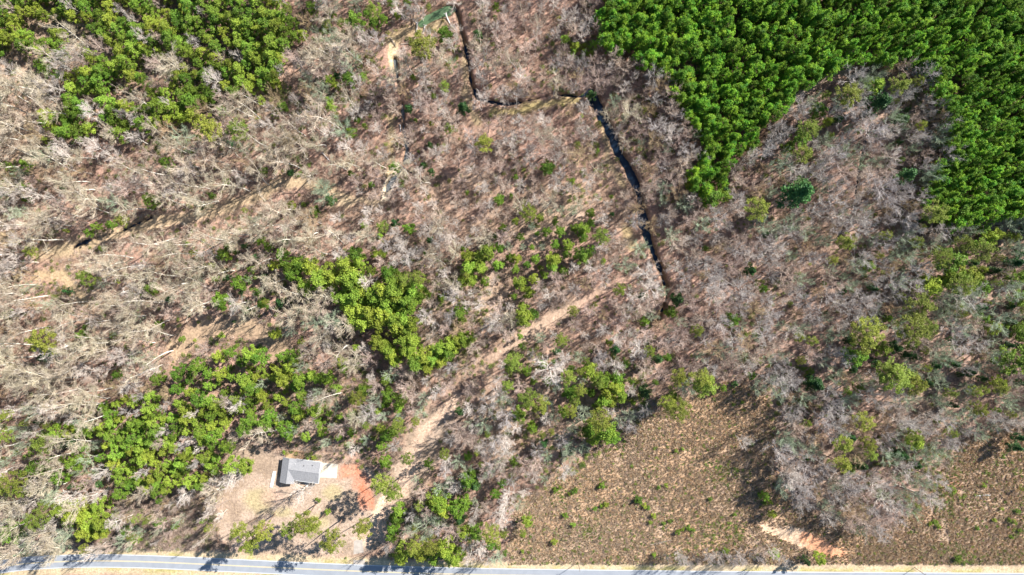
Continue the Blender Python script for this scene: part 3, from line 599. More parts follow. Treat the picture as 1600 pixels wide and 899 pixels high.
# natural pine clumps
UL = [(-60,-60),(470,-60),(440,10),(448,40),(444,80),(440,118),(433,140),(400,143),(370,130),(370,157),(350,177),(327,180),(293,187),(240,193),(217,197),(187,210),(160,210),(143,197),(130,207),(110,217),(67,220),(63,200),(67,180),(100,173),(103,153),(87,133),(93,120),(73,110),(0,110),(-60,120)]
ULH = [(37,32,16,16),(70,5,20,8),(103,67,16,14),(140,67,32,17),(80,93,17,14),(110,97,18,13),(170,75,17,14),(240,103,38,22),(250,127,25,12),(226,143,12,17),(333,123,14,14),(310,167,14,12),(216,160,9,10),(147,177,18,16),(363,13,14,10),(367,47,12,8),(180,5,10,8),(5,73,9,8),(360,80,10,8),(290,20,8,10),(150,30,10,8),(430,60,12,10)]
LL = [(160,633),(185,622),(213,619),(240,616),(253,632),(300,629),(320,619),(347,636),(357,666),(333,682),(337,709),(347,732),(333,746),(345,756),(320,766),(300,750),(300,766),(273,762),(247,772),(230,769),(227,756),(213,762),(200,756),(187,746),(173,742),(180,732),(173,722),(180,709),(167,696),(160,682),(157,662),(173,659)]
LLH = [(273,642,10,9),(283,709,14,6),(296,720,6,10),(200,722,12,6),(262,748,7,6),(215,742,6,6)]
CB = []
def ins(poly, holes=(), hs=1.0):
    def f(X, Y):
        m = sd_poly(X, Y, poly) < 0
        for a, b, c, d in holes: m &= (((X-a)/c/hs)**2+((Y-b)/d/hs)**2) > 1
        return m
    return f
rng = np.random.RandomState(3); EXB = []
ex = [(t[0], t[1], 12) for t in T]
for x, y in poisson(ins(UL, ULH), (-60,-60,470,225), 13.0, 9000, rng, ex):
    if fbm(x, y, 45, 90, 2) > .70: continue
    if rng.rand() < .10: EXB.append((x, y)); continue
    T.append((x, y, rng.uniform(7.2, 12), 'y' if rng.rand() < (.55 if x > 90 else .8) else 'g'))
for x, y in poisson(ins(LL, LLH), (150,600,360,775), 12.5, 5000, rng, ex):
    if rng.rand() < .13: EXB.append((x, y)); continue
    T.append((x, y, rng.uniform(6.5, 11), 'y' if rng.rand() < .82 else 'g'))
# scattered green among the hardwoods: low patches the photo shows as broken green
for poly, n, kk in (([(270,600),(400,560),(480,560),(540,620),(640,640),(600,700),(500,690),(420,690),(350,640)], 62, 'ygly'), ([(0,640),(150,620),(160,700),(170,760),(60,800),(0,800)], 26, 'ogld'),
                    ([(1400,560),(1600,480),(1600,620),(1500,640),(1400,620)], 26, 'odld'), ([(1300,380),(1440,340),(1440,560),(1300,640),(1240,560)], 26, 'odlgl'), ([(1200,220),(1290,140),(1440,120),(1460,200),(1360,260),(1220,300)], 12, 'odl'), ([(1480,360),(1620,345),(1620,520),(1500,500),(1470,420)], 34, 'ylgdo'), ([(330,370),(430,400),(440,470),(380,500),(320,440)], 12, 'gdl'),
                    ([(780,330),(930,330),(930,400),(840,440),(770,420)], 24, 'glyg'), ([(820,560),(990,560),(990,600),(860,690),(800,660)], 24, 'golg'), ([(600,760),(800,640),(820,800),(790,850),(640,860)], 18, 'gol'), ([(440,0),(640,0),(620,30),(470,60)], 10, 'gol')):
    k = poisson(ins(poly), (min(p[0] for p in poly), min(p[1] for p in poly), max(p[0] for p in poly), max(p[1] for p in poly)), 13, n*8, rng, [(t[0], t[1], 14) for t in T])[:n]
    for x, y in k: T.append((x, y, rng.uniform(4.5, 9), kk[rng.randint(len(kk))]))

for i in range(150):
    x, y = rng.uniform(0, 1600), rng.uniform(0, 870)
    if sd_poly(np.float64(x), np.float64(y), PLANT) < 6 or sd_poly(np.float64(x), np.float64(y), YARD) < 8 or sd_poly(np.float64(x), np.float64(y), FIELD) < 6: continue
    T.append((x, y, rng.uniform(2.6, 5.2), 'ggdyo'[rng.randint(5)]))
# plantation
def plant_ok(X, Y):
    m = sd_poly(X, Y, PLANT) < -1
    for a, b, c, d in ((1080,98,20,7),(983,82,10,10),(1112,128,6,6),(1145,60,9,5),(1140,100,8,8)): m &= (((X-a)/c)**2+((Y-b)/d)**2) > 1
    return m
PL = []
ca, sa = cos(radians(33)), sin(radians(33)); gx, gy = 11.8, 10.8
for i in range(-90, 200):
    for j in range(-90, 160):
        u, v = i*gx+rng.normal()*2.7, j*gy+(i % 2)*gy/2+rng.normal()*2.7
        x, y = u*ca-v*sa, u*sa+v*ca
        if 900 < x < 1740 and -55 < y < 365 and rng.rand() < .94: PL.append((x, y))
PL = np.array(PL); PL = PL[plant_ok(PL[:, 0], PL[:, 1])]
PLs = [(x, y, (5.2+4.4*rng.rand()+2.4*fbm(x, y, 60, 13, 2))*(1.12 if x < 1120 else 1.0), 'p') for x, y in PL]

print('TT', round(time.time()-T0, 1))
# bare hardwoods
def free(X, Y, marg=0):
    m = sd_poly(X, Y, PLANT) > 2+marg
    for P in (FIELD, FIELD2): m &= sd_poly(X, Y, P) > 3+marg
    m &= sd_poly(X, Y, YARD) > 1+marg
    m &= dist_line(X, Y, ROAD) > 17
    m &= (Y < 876)
    m &= ~((X > 340) & (X < 606) & (Y > 815))
    for pts_, hw_, c_ in CLEAR: m &= dist_line(X, Y, pts_) > hw_*.8+marg*.5+3
    for c, w in ((CREEK_A, 8), (CREEK_B1, 8), (CREEK_B2, 3), (CREEK_B3, 9), (CREEK_B4, 6), (CREEK_C, 4)): m &= dist_line(X, Y, c) > w
    m &= sd_poly(X, Y, POND) > 5
    if marg >= 0: m &= ~(ins(UL, ULH, .8)(X, Y)); m &= ~(ins(LL, LLH, .8)(X, Y)); m &= ~((X > 425) & (X < 600) & (Y > 674) & (Y < 735)); m &= dist_line(X, Y, TRACK2) > 22
    m &= ~((X > 190) & (X < 350) & (Y > 775))
    m &= np.hypot((X-614)/16, (Y-86)/34) > 1
    return m
def bspacing(x, y):
    if 640 < x < 1000 and 200 < y < 470: return 13.2 if fbm(x, y, 60, 4, 2) > .45 else 15
    if x < 560 and y < 640: return 17
    if x < 560: return 15
    if x > 1000: return 15.0
    return 15
B = []      # (px,py,r,kind,notable)
NOTE = [(857,580,28,'white','widest whitish fan-shaped bare tree right of the middle pine clump'), (1240,263,19,'white','pale fan-shaped bare tree on the wooded point below the plantation'),
        (1365,207,25,'grey','blue grey spreading bare tree in the wooded point beside the dark creek'), (1383,290,26,'grey','grey spreading bare tree right of the dark creek on the wooded point'),
        (1000,540,20,'white','pale bare tree directly below the end of the long tan track'), (1013,427,20,'white','cream rounded bare tree leaning over the dark creek from the left'), (1013,455,20,'white','cream bare tree on the left creek bank just above its end'),
        (905,245,20,'tan','golden tan rounded bare tree left of the straight dark creek'), (145,178,17,'white','white bare tree inside the lower edge of the upper left pines'),
        (90,540,28,'white','large pinkish white dead-looking tree beside the olive pine at the left'), (370,747,17,'white','white bare tree at the left edge of the yard'), (753,855,13,'white','small bright white bush-like tree beside the road right of the yard'),
        (375,600+35,14,'white','whitish bare tree above the yard among green pines'), (1150,445,20,'grey','grey bare tree right of the lower end of the dark creek'), (635,400,22,'white','white bare tree just above the middle pine clump'),
        (665,830,26,'sage','broad grey green bare tree between the track and the road'), (780,500,18,'white','pale bare tree right of the middle pine clump'), (1278,747,13,'grey','grey bare tree at the right edge of the brown field'), (1298,772,11,'grey','small grey bare tree below another at the field edge'),
        (1457,776,14,'white','pale bare tree standing alone at the edge of the brushy right field'), (1160,688,11,'white','small pale bare tree alone inside the brown field'), (1500,463,22,'grey','grey lichen-covered tree among olive pines at the right'), (938,565,16,'grey','dark spiky bare tree left of the creek end'),
        (552,702,10,'white','white bare tree above the red soil patch'), (574,640,18,'white','whitish spreading bare tree above the house and left of the dirt track'), (508,300,14,'sage','grey green tree below the tan strip left of the pale creek'), (1064,870,9,'white','pale shrubby tree at the lower edge of the brown field'),
        (930,118,20,'pink','broad bare tree with a dark trunk at the bend of the dark creek'), (660,75,12,'cream','bare tree below the green pond')]
for x, y, r, k, lab in NOTE: B.append((x, y, r, k, lab))
def bkind(x, y, rng):
    q = rng.rand()
    if x < 560 and y < 640: return 'cream' if q < .55 else 'white' if q < .72 else 'pink' if q < .86 else 'sage' if q < .93 else 'tan'
    if x < 560: return 'cream' if q < .3 else 'white' if q < .65 else 'pink' if q < .85 else 'sage'
    if x > 1400 and y > 330 and rng.rand() < .4: return 'sage'
    if x > 1180: return 'grey' if q < .5 else 'pink' if q < .68 else 'sage' if q < .86 else 'white' if q < .93 else 'tan'
    if x > 1000: return 'pink' if q < .5 else 'grey' if q < .68 else 'white' if q < .8 else 'sage' if q < .92 else 'tan'
    if y > 600: return 'white' if q < .35 else 'pink' if q < .6 else 'grey' if q < .8 else 'sage'
    return 'pink' if q < .42 else 'white' if q < .82 else 'cream' if q < .9 else 'grey' if q < .96 else 'tan'
pts = poisson(free, (-110,-110,1710,880), bspacing, 60000, rng, [(b[0], b[1], b[2]*1.1) for b in B]+[(t[0], t[1], t[2]*1.7) for t in T])
for x, y in pts:
    r_ = 16 if x < 560 and y < 640 else 11; x, y = np.float64(x), np.float64(y)
    if min(dist_line(x, y, pts_)-hw_ for pts_, hw_, c_ in CLEAR) < r_*.55: continue
    if sd_poly(x, y, YARD) < r_*.5 or dist_line(x, y, TRACK2) < 14+r_*.7: continue
    if rng.rand() < .22*(fbm(x, y, 40, 99, 2) > .5): continue
    kind = bkind(x, y, rng); s = bspacing(x, y)
    r = s*rng.uniform(.5, 1.05)
    if kind == 'cream': r = rng.uniform(13, 20)
    if kind == 'grey': r = rng.uniform(9, 17)
    if 560 < x < 1000 and y < 600: r *= .88
    elif x > 1000: r *= 1.06
    B.append((x, y, r, kind, None))
for x, y in EXB: B.append((x, y, rng.uniform(6, 11), ('white', 'pink', 'grey')[rng.randint(3)], None))
for x, y in zip(rng.uniform(185, 345, 34), rng.uniform(778, 852, 34)): B.append((x, y, rng.uniform(4, 7.5), ('white', 'pink', 'pink', 'tan')[rng.randint(4)], None))
for x, y in zip(rng.uniform(190, 340, 9), rng.uniform(800, 850, 9)): T.append((x, y, rng.uniform(4, 7), 'ogl'[rng.randint(3)]))
# thin belts of light trees: field edge, roadside brush
for x, y in [(760+rng.normal()*14, 700+rng.normal()*22) for _ in range(10)]: B.append((x, y, rng.uniform(9, 14), 'white' if rng.rand() < .5 else 'pink', None))
for x in range(1045, 1190, 11): B.append((x+rng.normal()*3, 872+rng.normal()*4, rng.uniform(5, 9), 'white' if rng.rand() < .5 else 'grey', None))
for x, y in ((20,830),(60,845),(85,835),(105,800),(30,790),(120,700),(80,720),(60,760),(90,735),(130,640)): B.append((x, y, 17, 'cream', None))
B.append((470, 769, 17, 'white', 'pale bare tree whose branches spread over the front of the grey roof'))
B.append((436, 790, 12, 'pink', 'thin bare tree in front of the left corner of the house'))
B.append((1208, 862, 9, 'white', None)); B.append((1222, 872, 8, 'grey', None)); B.append((1190, 858, 8, 'pink', None))

# ------------------------------------------------------------------ words for labels
MARKS = [('grey roofed house', 468, 738), ('red soil patch', 556, 760), ('concrete driveway', 560, 866), ('green pond', 675, 28), ('pale creek', 628, 190), ('dark creek bend', 915, 148), ('straight dark creek', 985, 270), ('dark creek end', 1038, 470),
         ('brown field', 1040, 720), ('washed out orange soil', 1250, 842), ('wooded point', 1370, 150), ('tan clearing', 360, 518), ('yard dirt track', 665, 690), ('long tan track', 900, 478), ('right dark creek', 1343, 290), ('middle pine clump', 610, 490),
         ('lower left pine patch', 260, 690), ('upper left pine stand', 230, 90), ('sand bar', 606, 295), ('brushy right field', 1530, 790), ('left edge strip', 130, 380), ('upper right plantation', 1250, 60), ('right plantation edge', 1540, 300), ('open grassy creek bank', 830, 165), ('right olive pines', 1430, 500), ('left road bend', 130, 876), ('left photo edge', 0, 600), ('upper sand bank', 614, 86), ('right photo edge', 1600, 600), ('plantation tip', 1110, 290), ('left olive pine pair', 340, 206), ('road beyond the driveway', 720, 890), ('two small clearings', 900, 620), ('centre of the photo', 770, 330), ('top photo edge', 820, 0), ('left top corner', 0, 0), ('right top corner', 1600, 0)]
DIRS = ['right of', 'up-right from', 'above', 'up-left from', 'left of', 'down-left from', 'below', 'down-right from']
ORD = ['first', 'second', 'third', 'fourth', 'fifth', 'sixth', 'seventh', 'eighth', 'ninth', 'tenth']
def where(px, py):
    n, mx, my = min(MARKS, key=lambda m: math.hypot(px-m[1], py-m[2])); d = math.hypot(px-mx, py-my)
    a = DIRS[int(round(math.atan2(my-py, px-mx)/(pi/4))) % 8]
    dd = 'just ' if d < 35 else '' if d < 85 else 'well '
    if d < 12: return f'at the {n}'
    return f'{dd}{a} the {n}'
TODO = {}       # base label -> [(px, py, r, obj, group)]
def want_label(o, look, px, py, r, group): TODO.setdefault((look, where(px, py)), []).append((px, py, r, o, group))
def settle_labels():
    for (look, wh), L in TODO.items():
        L.sort(key=lambda t: t[0])
        sizes = sorted(t[2] for t in L); med = sizes[len(sizes)//2]
        buckets = {}
        for t in L:
            w = '' if len(L) == 1 else ('wider ' if t[2] >= med else 'narrower ')
            buckets.setdefault(w, []).append(t)
        for w, K in buckets.items():
            K.sort(key=lambda t: t[1]); rows = 1 if len(K) <= 7 else 2 if len(K) <= 16 else 3
            nr = {1: [''], 2: ['upper ', 'lower '], 3: ['upper ', 'middle ', 'lower ']}[rows]
            for ri in range(rows):
                Q = sorted(K[ri*len(K)//rows:(ri+1)*len(K)//rows], key=lambda t: t[0])
                for i, t in enumerate(Q):
                    o_ = '' if len(Q) == 1 else 'leftmost ' if i == 0 else 'rightmost ' if i == len(Q)-1 else ORD[i]+'-from-left ' if i < len(ORD) else ''
                    t[3]['label'] = f'{o_}{nr[ri]}{w}{look} {wh}'; t[3]['group'] = t[4]

print('TT', round(time.time()-T0, 1))
# ------------------------------------------------------------------ planting
HH = {'p': 1.0, 'y': 1.0, 'g': .95, 'd': .9, 'o': 1.0}
def plant(name, key, px, py, rpx, rngl, hf=None):
    pr = PROTO[key][rngl.randint(len(PROTO[key]))]
    rm = rpx*S; s = rm/pr['r']
    if key in ('cream', 'pink', 'white', 'grey', 'sage', 'tan'): sz = (.62+.38*s)*rngl.uniform(.82, 1.12) if s < 1 else rngl.uniform(.95, 1.1)
    elif key == 'o': sz = (.5+.5*s)*rngl.uniform(.9, 1.08)
    elif key == 'p': sz = rngl.uniform(.84, 1.14)
    else: sz = max(.35, .25+.75*s)*rngl.uniform(.9, 1.15)
    if hf: sz *= hf
    hc = pr['h']*sz*(.80 if key in 'po' else .68)
    x, y = c2w(px, py, hc)
    return pr, (x, y), (s, s, sz), rngl.rand()*6.283
def make_tree(name, key, px, py, rpx, look, group, category, rngl, hf=None, label=None):
    pr, (x, y), sc, rz = plant(name, key, px, py, rpx, rngl, hf)
    R = bpy.data.objects.new(name, None); COL.objects.link(R); R.empty_display_size = .5
    R.location = (x, y, tz_fast(x, y)); R.rotation_euler = (0, 0, rz); R.scale = sc
    R['category'] = category
    for part in ('trunk', 'crown'):
        c = bpy.data.objects.new(part, pr[part]); COL.objects.link(c); c.parent = R
    if label: R['label'] = label; R['group'] = group
    else: want_label(R, look, px, py, rpx, group)
    return R
_gx = np.arange(-340, 341, 2.0); _gy = np.arange(-220, 221, 2.0); _GX, _GY = np.meshgrid(_gx, _gy); _GZ = terrain(_GX, _GY)
def tz_fast(x, y):
    i = int(np.clip(round((x+340)/2), 0, len(_gx)-1)); j = int(np.clip(round((y+220)/2), 0, len(_gy)-1)); return float(_GZ[j, i])

def scatter(name, label, key_protos, pts, protos_raw):
    """one mass object: pts = list of (x,y,z,rz,(sx,sy,sz),idx)"""
    col = bpy.data.collections.new(name+'_source')
    for i, (V, F, ms, mi) in enumerate(protos_raw):
        me = quads_mesh('%s_%02d' % (name, i), V, F, ms, mi); o = bpy.data.objects.new('%s_%02d' % (name, i), me); col.objects.link(o)
    n = len(pts); me = bpy.data.meshes.new(name); me.vertices.add(n)
    me.vertices.foreach_set('co', np.array([p[:3] for p in pts], np.float32).ravel())
    a = me.attributes.new('rot', 'FLOAT_VECTOR', 'POINT'); a.data.foreach_set('vector', np.array([(0, 0, p[3]) for p in pts], np.float32).ravel())
    a = me.attributes.new('scl', 'FLOAT_VECTOR', 'POINT'); a.data.foreach_set('vector', np.array([p[4] for p in pts], np.float32).ravel())
    a = me.attributes.new('idx', 'INT', 'POINT'); a.data.foreach_set('value', np.array([p[5] for p in pts], np.int32))
    o = bpy.data.objects.new(name, me); COL.objects.link(o); o['kind'] = 'stuff'; o['label'] = label; o['category'] = key_protos
    ng = bpy.data.node_groups.new(name, 'GeometryNodeTree')
    ng.interface.new_socket('Geometry', in_out='INPUT', socket_type='NodeSocketGeometry'); ng.interface.new_socket('Geometry', in_out='OUTPUT', socket_type='NodeSocketGeometry')
    N = ng.nodes; L = ng.links; gi = N.new('NodeGroupInput'); go = N.new('NodeGroupOutput')
    ip = N.new('GeometryNodeInstanceOnPoints'); ci = N.new('GeometryNodeCollectionInfo'); ci.inputs['Collection'].default_value = col
    ci.inputs['Separate Children'].default_value = True; ci.inputs['Reset Children'].default_value = True
    L.new(gi.outputs[0], ip.inputs['Points']); L.new(ci.outputs[0], ip.inputs['Instance']); ip.inputs['Pick Instance'].default_value = True
    def na(nm, t):
        q = N.new('GeometryNodeInputNamedAttribute'); q.data_type = t; q.inputs['Name'].default_value = nm; return q.outputs['Attribute']
    e = N.new('FunctionNodeEulerToRotation'); L.new(na('rot', 'FLOAT_VECTOR'), e.inputs[0]); L.new(e.outputs[0], ip.inputs['Rotation'])
    L.new(na('scl', 'FLOAT_VECTOR'), ip.inputs['Scale']); L.new(na('idx', 'INT'), ip.inputs['Instance Index'])
    L.new(ip.outputs[0], go.inputs[0]); md = o.modifiers.new('scatter', 'NODES'); md.node_group = ng
    return o

def mass(name, label, category, items, keys, hf=None):
    raws = []; off = {}
    for k in keys:
        off[k] = len(raws); raws += [p['raw'] for p in PROTO[k]]
    P = []
    for (px, py, r, k) in items:
        pr, (x, y), sc, rz = plant('', k, px, py, r, rng, hf)
        P.append((x, y, tz_fast(x, y), rz, sc, off[k]+PROTO[k].index(pr)))
    return scatter(name, label, category, P, raws)

def inframe(t): return -4 < t[0] < 1604 and -4 < t[1] < 903
# plantation pines: the 300 broadest as single trees
ins_ = sorted([t for t in PLs if inframe(t)], key=lambda t: -t[2]); rest = [t for t in PLs if not inframe(t)]+ins_[300:]
for t in ins_[:300]: make_tree('plantation_pine', 'p', *t[:3], 'deep green plantation pine', 'close-set pines of the plantation at the upper right', 'pine tree', rng)
mass('plantation_mass', 'closed green canopy of smaller pines filling the upper right plantation', 'pine trees', rest, ['p'])
# natural evergreens
LOOK = {'y': ('pine_tree', 'yellow green pine', 'bushy yellow green pines', 'pine tree'), 'g': ('pine_tree', 'bright green pine', 'bushy mid green pines', 'pine tree'), 'd': ('evergreen_tree', 'dark green evergreen', 'dark evergreens among the bare trees', 'evergreen tree'), 'o': ('tall_pine', 'round olive pine', 'tall olive green pines', 'pine tree'), 'l': ('leafy_tree', 'thin sage green tree', 'thin sage green trees among the hardwoods', 'tree')}
for kk in ('y', 'g', 'd', 'o', 'l'):
    L_ = sorted([t for t in T if t[3] == kk], key=lambda t: -(t[2]+(100 if inframe(t) else 0)))
    nm, look, grp, ctg = LOOK[kk]; cap = {'y': 160, 'g': 140}.get(kk, 300)
    for t in L_[:cap]: make_tree(nm, 'sage' if kk == 'l' else kk, t[0], t[1], t[2]*(1.08 if kk == 'l' else 1.0), look, grp, ctg, rng)
    if L_[cap:]: mass('pine_thicket', f'smaller {look}s filling gaps of the denser stands', 'pine trees', L_[cap:], [kk])
# bare trees
BL = {'cream': 'tall cream barked bare tree', 'pink': 'pinkish grey bare tree', 'white': 'whitish bare tree', 'grey': 'grey bare tree', 'sage': 'greenish grey bare tree', 'tan': 'tan bare tree'}
Bs = sorted([b for b in B], key=lambda b: -(b[2]+(500 if b[4] else 0)+(100 if inframe(b) else 0)))
for b in Bs[:300]: make_tree('bare_tree', b[3], b[0], b[1], b[2], BL[b[3]], 'leafless hardwoods across the woods', 'bare tree', rng, label=b[4])
mass('bare_wood', 'mass of smaller leafless hardwoods covering the woods between the larger trees', 'bare trees', [(b[0], b[1], b[2], b[3]) for b in Bs[300:]], ['cream', 'pink', 'white', 'grey', 'sage', 'tan'])
print('COUNTS plantation', len(PLs), 'evergreen', len(T), 'bare', len(B))

print('TT', round(time.time()-T0, 1))
# ------------------------------------------------------------------ undergrowth, tussocks (uncountable)
def brush_raw(seed, m, n=26, r=1.3, h=1.6, w=.05, leafm=None, nl=0):
    rg = np.random.RandomState(seed); sg = []
    for i in range(n):
        a = rg.rand()*6.28; q = np.array([cos(a), sin(a), 0])*r*.3*rg.rand(); e = np.array([cos(a)*r*rg.rand(), sin(a)*r*rg.rand(), h*rg.uniform(.4, 1)])
        sg.append((q, e, w))
        for j in range(2):
            b = q+(e-q)*rg.uniform(.3, .8); sg.append((b, b+rg.normal(size=3)*np.array([.4, .4, .3])*r*.6+np.array([0, 0, .2]), w*.8))
    V, F = ribbons(sg, rg); mi = np.zeros(len(F), int); ms = [m]
    if nl:
        C = rg.normal(size=(nl, 3))*np.array([r*.42, r*.42, h*.25])+np.array([0, 0, h*.55]); lv = leaves(C, .28, rg); V, F = cat((V, F), lv); mi = np.concatenate([mi, np.ones(len(lv[1]), int)]); ms = [m, leafm]
    return V, F, ms, mi
def clump_raw(seed, m, n=40, r=.5, h=.7):
    rg = np.random.RandomState(seed); sg = []
    for i in range(n):
        a = rg.rand()*6.28; q = np.array([cos(a), sin(a), 0])*r*.35*rg.rand(); sg.append((q, q+np.array([cos(a)*r*rg.uniform(.3, 1), sin(a)*r*rg.uniform(.3, 1), h*rg.uniform(.5, 1)]), .10))
    V, F = ribbons(sg, rg); return V, F, [m], np.zeros(len(F), int)
brn = mat('dry_brush', (.44,.33,.26), .9, scale=.5, col2=(.32,.225,.165), rnd_amt=.4); lit = mat('pale_brush', (.56,.47,.38), .9, scale=.5, rnd_amt=.3)
olv = mat('evergreen_brush', (.13,.19,.03), .7, scale=.6, col2=(.22,.26,.05), trans=.2, rnd_amt=.35, huevar=.03)
dry = mat('bleached_grass', (.64,.51,.36), .9, scale=.5, col2=(.54,.41,.27), rnd_amt=.3); rus = mat('rusty_grass', (.62,.45,.29), .9, scale=.5, rnd_amt=.3)
raws = [brush_raw(1, brn), brush_raw(2, lit), brush_raw(3, brn, 30, 1.7, 2.2), brush_raw(4, lit, 22, 1.1, 1.2), brush_raw(5, brn, 10, 1.1, 1.3, .05, olv, 110), brush_raw(6, brn, 20, 1.3, 1.6, .05, brn, 70)]
NU = 160000; X = rng.uniform(-110, 1710, NU); Y = rng.uniform(-110, 876, NU)
m = free(X, Y, -6) & (rng.rand(NU) < .4+.9*(fbm(X, Y, 50, 71)-.25)) 
U = []
for x, y in zip(X[m], Y[m]):
    wx, wy = g2w(x, y); g = fbm(x, y, 90, 73, 3); q = rng.rand()
    gp = .05+.35*max(0, g-.52)*4
    i = 4 if q < gp else (0, 1, 2, 3, 5)[rng.randint(5)]
    s = rng.uniform(.35, 1.0) if rng.rand() < .7 else rng.uniform(.9, 1.5); U.append((wx, wy, tz_fast(wx, wy), rng.rand()*6.28, (s, s, s), i))
# brushy belt between lower left pines and the road
for x, y in zip(rng.uniform(180, 360, 3200), rng.uniform(765, 858, 3200)):
    if x > 340 and y < 850: continue
    wx, wy = g2w(x, y); s = rng.uniform(.7, 1.6); U.append((wx, wy, 0, rng.rand()*6.28, (s, s, s), [0, 1, 2, 3, 5, 4][rng.randint(6) if rng.rand() < .5 else rng.randint(5)]))
scatter('undergrowth', 'brown and grey twiggy undergrowth on the floor of the woods', 'undergrowth', U, raws)
graws = [clump_raw(1, dry), clump_raw(2, rus), clump_raw(3, dry, 50, .7, .9), clump_raw(4, rus, 30, .4, .6), brush_raw(8, brn, 8, .6, .7, .04, olv, 60), brush_raw(9, brn, 26, 1.0, .9)]
G_ = []
for P, n in ((FIELD, 48000), (FIELD2, 26000)):
    xs_ = [p[0] for p in P]; ys_ = [p[1] for p in P]
    X = rng.uniform(min(xs_), max(xs_), n*2); Y = rng.uniform(min(ys_), min(882, max(ys_)), n*2)
    m = (sd_poly(X, Y, P) < -1+14*rng.rand(n*2)**3) & (dist_line(X, Y, ROAD) > 15) & (sd_poly(X, Y, [(1180,812),(1215,822),(1255,822),(1280,838),(1318,858),(1326,872),(1290,870),(1250,856),(1222,846),(1190,830)]) > -5*rng.rand(n*2)) & (fbm(X, Y, 22, 81, 3)+rng.rand(n*2)*.5 > .45)
    for x, y in list(zip(X[m], Y[m]))[:n]:
        wx, wy = g2w(x, y); g = fbm(x, y, 46, 83, 3); q = rng.rand()
        i = 4 if q < .05+max(0, g-.62)*1.2 else (0, 1, 2, 3, 5, 0, 2, 0, 1)[rng.randint(9)]
        s = rng.uniform(.4, .95) if rng.rand() < .85 else rng.uniform(.9, 1.5); G_.append((wx, wy, tz_fast(wx, wy), rng.rand()*6.28, (s, s, s*1.1), i))
X = rng.uniform(330, 720, 9000); Y = rng.uniform(620, 872, 9000)
m = (sd_poly(X, Y, YARD) < 2) & (fbm(X, Y, 30, 97, 3) > .5) & ~((X > 432) & (X < 530) & (Y > 700) & (Y < 768)) & (dist_line(X, Y, ROAD) > 15) & ~((X > 548) & (X < 574) & (Y > 840)) & ~((X > 418) & (X < 436) & (Y > 733) & (Y < 765))
for x, y in list(zip(X[m], Y[m]))[:1800]:
    wx, wy = g2w(x, y); s = rng.uniform(.25, .6); G_.append((wx, wy, tz_fast(wx, wy), rng.rand()*6.28, (s, s, s*.6), (0, 1, 2, 3, 5)[rng.randint(5)]))
scatter('field_grass', 'tussocks of bleached and rusty grass with low green sprigs on the open fields', 'grass', G_, graws)

print('TT', round(time.time()-T0, 1))
# ------------------------------------------------------------------ shrubs one can count (field, yard)
shr = [pine_raw(600+i, 2.4, 1.3, .12, 'dome', 16, 34, .30, .5) for i in range(3)]
SH = {}
for k in 'yg':
    for i, (tr, (cV, cF), nl) in enumerate(shr):
        mi = np.zeros(len(cF), int); mi[nl:] = 1
        SH[(k, i)] = (quads_mesh('stem', *tr, [BARK['pine']]), quads_mesh('foliage', cV, cF, [PINE[k], BARK['pine']], mi))
SHR = [(x0+a/3, y0+b/3, c/3) for x0, y0, L_ in ((800,599,[(290,510,12),(425,480,14),(410,490,9),(590,545,16),(600,560,10),(620,575,12),(640,585,9),(665,620,12),(725,480,10),(690,490,8),(200,745,14),(285,665,12),(250,620,12),(440,570,12),(420,575,9),(390,590,10),(205,500,12),(225,490,9),(930,545,9),(770,320,9),(800,310,8),(1125,285,10),(1045,615,8),(830,680,12),(850,690,9),(780,700,12),(800,690,9),(1000,785,14),(665,805,10),(1165,520,12),(1185,560,12),(50,790,8),(270,520,9),(300,500,9),(650,655,9),(710,660,9),(740,650,8),(1080,90,8),(1040,100,8)]),
       (1200,599,[(780,650,12),(800,670,10),(760,660,9),(885,820,14),(1010,480,10),(1150,650,12),(1130,640,9),(1060,640,9),(1140,720,10),(980,680,9),(1180,690,9),(1095,590,8),(1170,600,10)]), (400,599,[(335,602,14),(295,550,9),(282,545,7),(420,822,4),(135,325,10),(240,350,9),(270,352,10)])) for a, b, c in L_]
for i, (px, py, r) in enumerate(SHR):
    x, y = c2w(px, py, 1.5); s = r*S/1.3*1.15; k = 'y' if i % 3 else 'g'
    R = bpy.data.objects.new('shrub', None); COL.objects.link(R); R.location = (x, y, tz_fast(x, y)); R.scale = (s, s, s); R.rotation_euler = (0, 0, i*1.3); R['category'] = 'shrub'
    for nm, me in zip(('stem', 'foliage'), SH[(k, i % 3)]):
        c = bpy.data.objects.new(nm, me); COL.objects.link(c); c.parent = R
    want_label(R, 'small green shrub' if k == 'g' else 'small yellowish shrub', px, py, r, 'small green shrubs dotted over the field and yard')

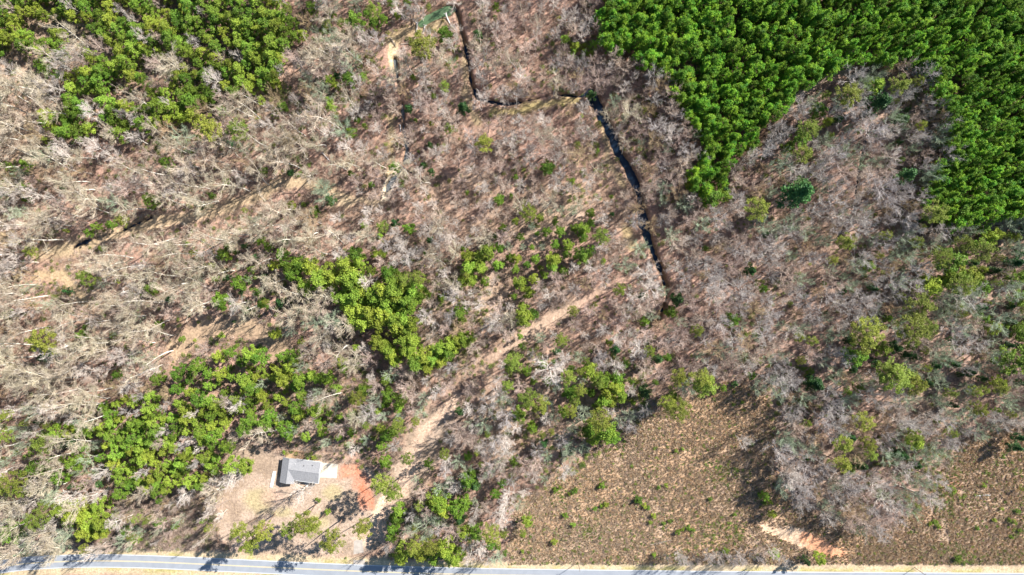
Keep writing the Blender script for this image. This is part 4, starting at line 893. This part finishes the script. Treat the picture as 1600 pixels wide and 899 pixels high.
# ------------------------------------------------------------------ fallen trees
wht = mat('bleached_wood', (.74,.70,.66), .7, scale=1, rnd_amt=.1); gry = mat('weathered_wood', (.42,.36,.30), .8, scale=1, rnd_amt=.1); drk = mat('wet_dark_wood', (.10,.08,.07), .8, scale=1, rnd_amt=.1)
def fallen(px0, py0, px1, py1, r, m, label, root=True, z=.35, nb=5):
    x0, y0 = g2w(px0, py0); x1, y1 = g2w(px1, py1); L = math.hypot(x1-x0, y1-y0); a = math.atan2(y1-y0, x1-x0)
    R = empty('fallen_tree', (x0, y0, max(tz(x0, y0), tz(x1, y1))+z), a, label, 'fallen tree'); rg = np.random.RandomState(int(px0))
    pts_, ss = wander((0,0,0), (1,0,0), L, 6, r, r*.45, rg, wob=.05); V, F = tubes(ss, 8)
    o = bpy.data.objects.new('trunk', quads_mesh('trunk', V, F, [m])); COL.objects.link(o); o.parent = R
    br = []
    for i in range(nb):
        t = rg.randint(2, 6); s_ = rg.choice([-1, 1]); bp, bs = wander(pts_[t], (1, s_*rg.uniform(.5, 1.2), rg.uniform(0, .5)), L*rg.uniform(.12, .3), 3, r*.35, .03, rg, wob=.25); br += bs
    V, F = tubes(br, 4); o = bpy.data.objects.new('branches', quads_mesh('branches', V, F, [m])); COL.objects.link(o); o.parent = R
    if root:
        rs = []
        for i in range(9):
            aa = i*.7; rs.append(((0,0,0), (-.4-rg.rand()*.6, cos(aa)*1.0, sin(aa)*.8+.2), r*.7, .06))
        V, F = tubes(rs, 5); o = bpy.data.objects.new('roots', quads_mesh('roots', V, F, [m])); COL.objects.link(o); o.parent = R
    return R
fallen(697, 24, 709, 52, .42, wht, 'white fallen tree with pale roots on the bank inside the pond bend', z=.5)
fallen(652, 38, 654, 53, .40, wht, 'short white fallen log left of the others below the green pond', nb=3)
fallen(664, 42, 661, 56, .30, wht, 'thin white fallen log between two others below the green pond', nb=3)
fallen(648, 37, 646, 20, .35, drk, 'dark fallen log reaching across the water at the left end of the pond', root=False, nb=2, z=1.2)
fallen(622, 256, 645, 272, .38, drk, 'dark log lying across the lower end of the pale creek', root=False, z=1.0)
fallen(1016, 851, 1049, 842, .20, gry, 'thin pale fallen log in the lower part of the brown field', root=False, nb=2)
fallen(1182, 688, 1173, 675, .22, gry, 'short grey fallen trunk in the upper right of the brown field', nb=4)
fallen(1102, 408, 1108, 440, .25, wht, 'white dead fallen tree right of the dark creek', nb=9)
fallen(1398, 756, 1442, 774, .30, gry, 'long curved grey log lying at the edge of the brushy right field', root=False, nb=2)
fallen(1520, 775, 1545, 771, .22, wht, 'pale broken log in the middle of the brushy right field', root=False, nb=3)
fallen(610, 60, 622, 74, .25, gry, 'grey branchy log on the upper sand bank', root=False, nb=5)
fallen(627, 70, 645, 66, .2, gry, 'thin grey log on the sand right of the upper sand bank', root=False, nb=3)
fallen(625, 195, 628, 206, .35, wht, 'short pale log lying in the pale creek', root=False, nb=1)
fallen(505, 240, 520, 258, .25, wht, 'pale fallen log left of the pale creek', nb=3)

settle_labels()
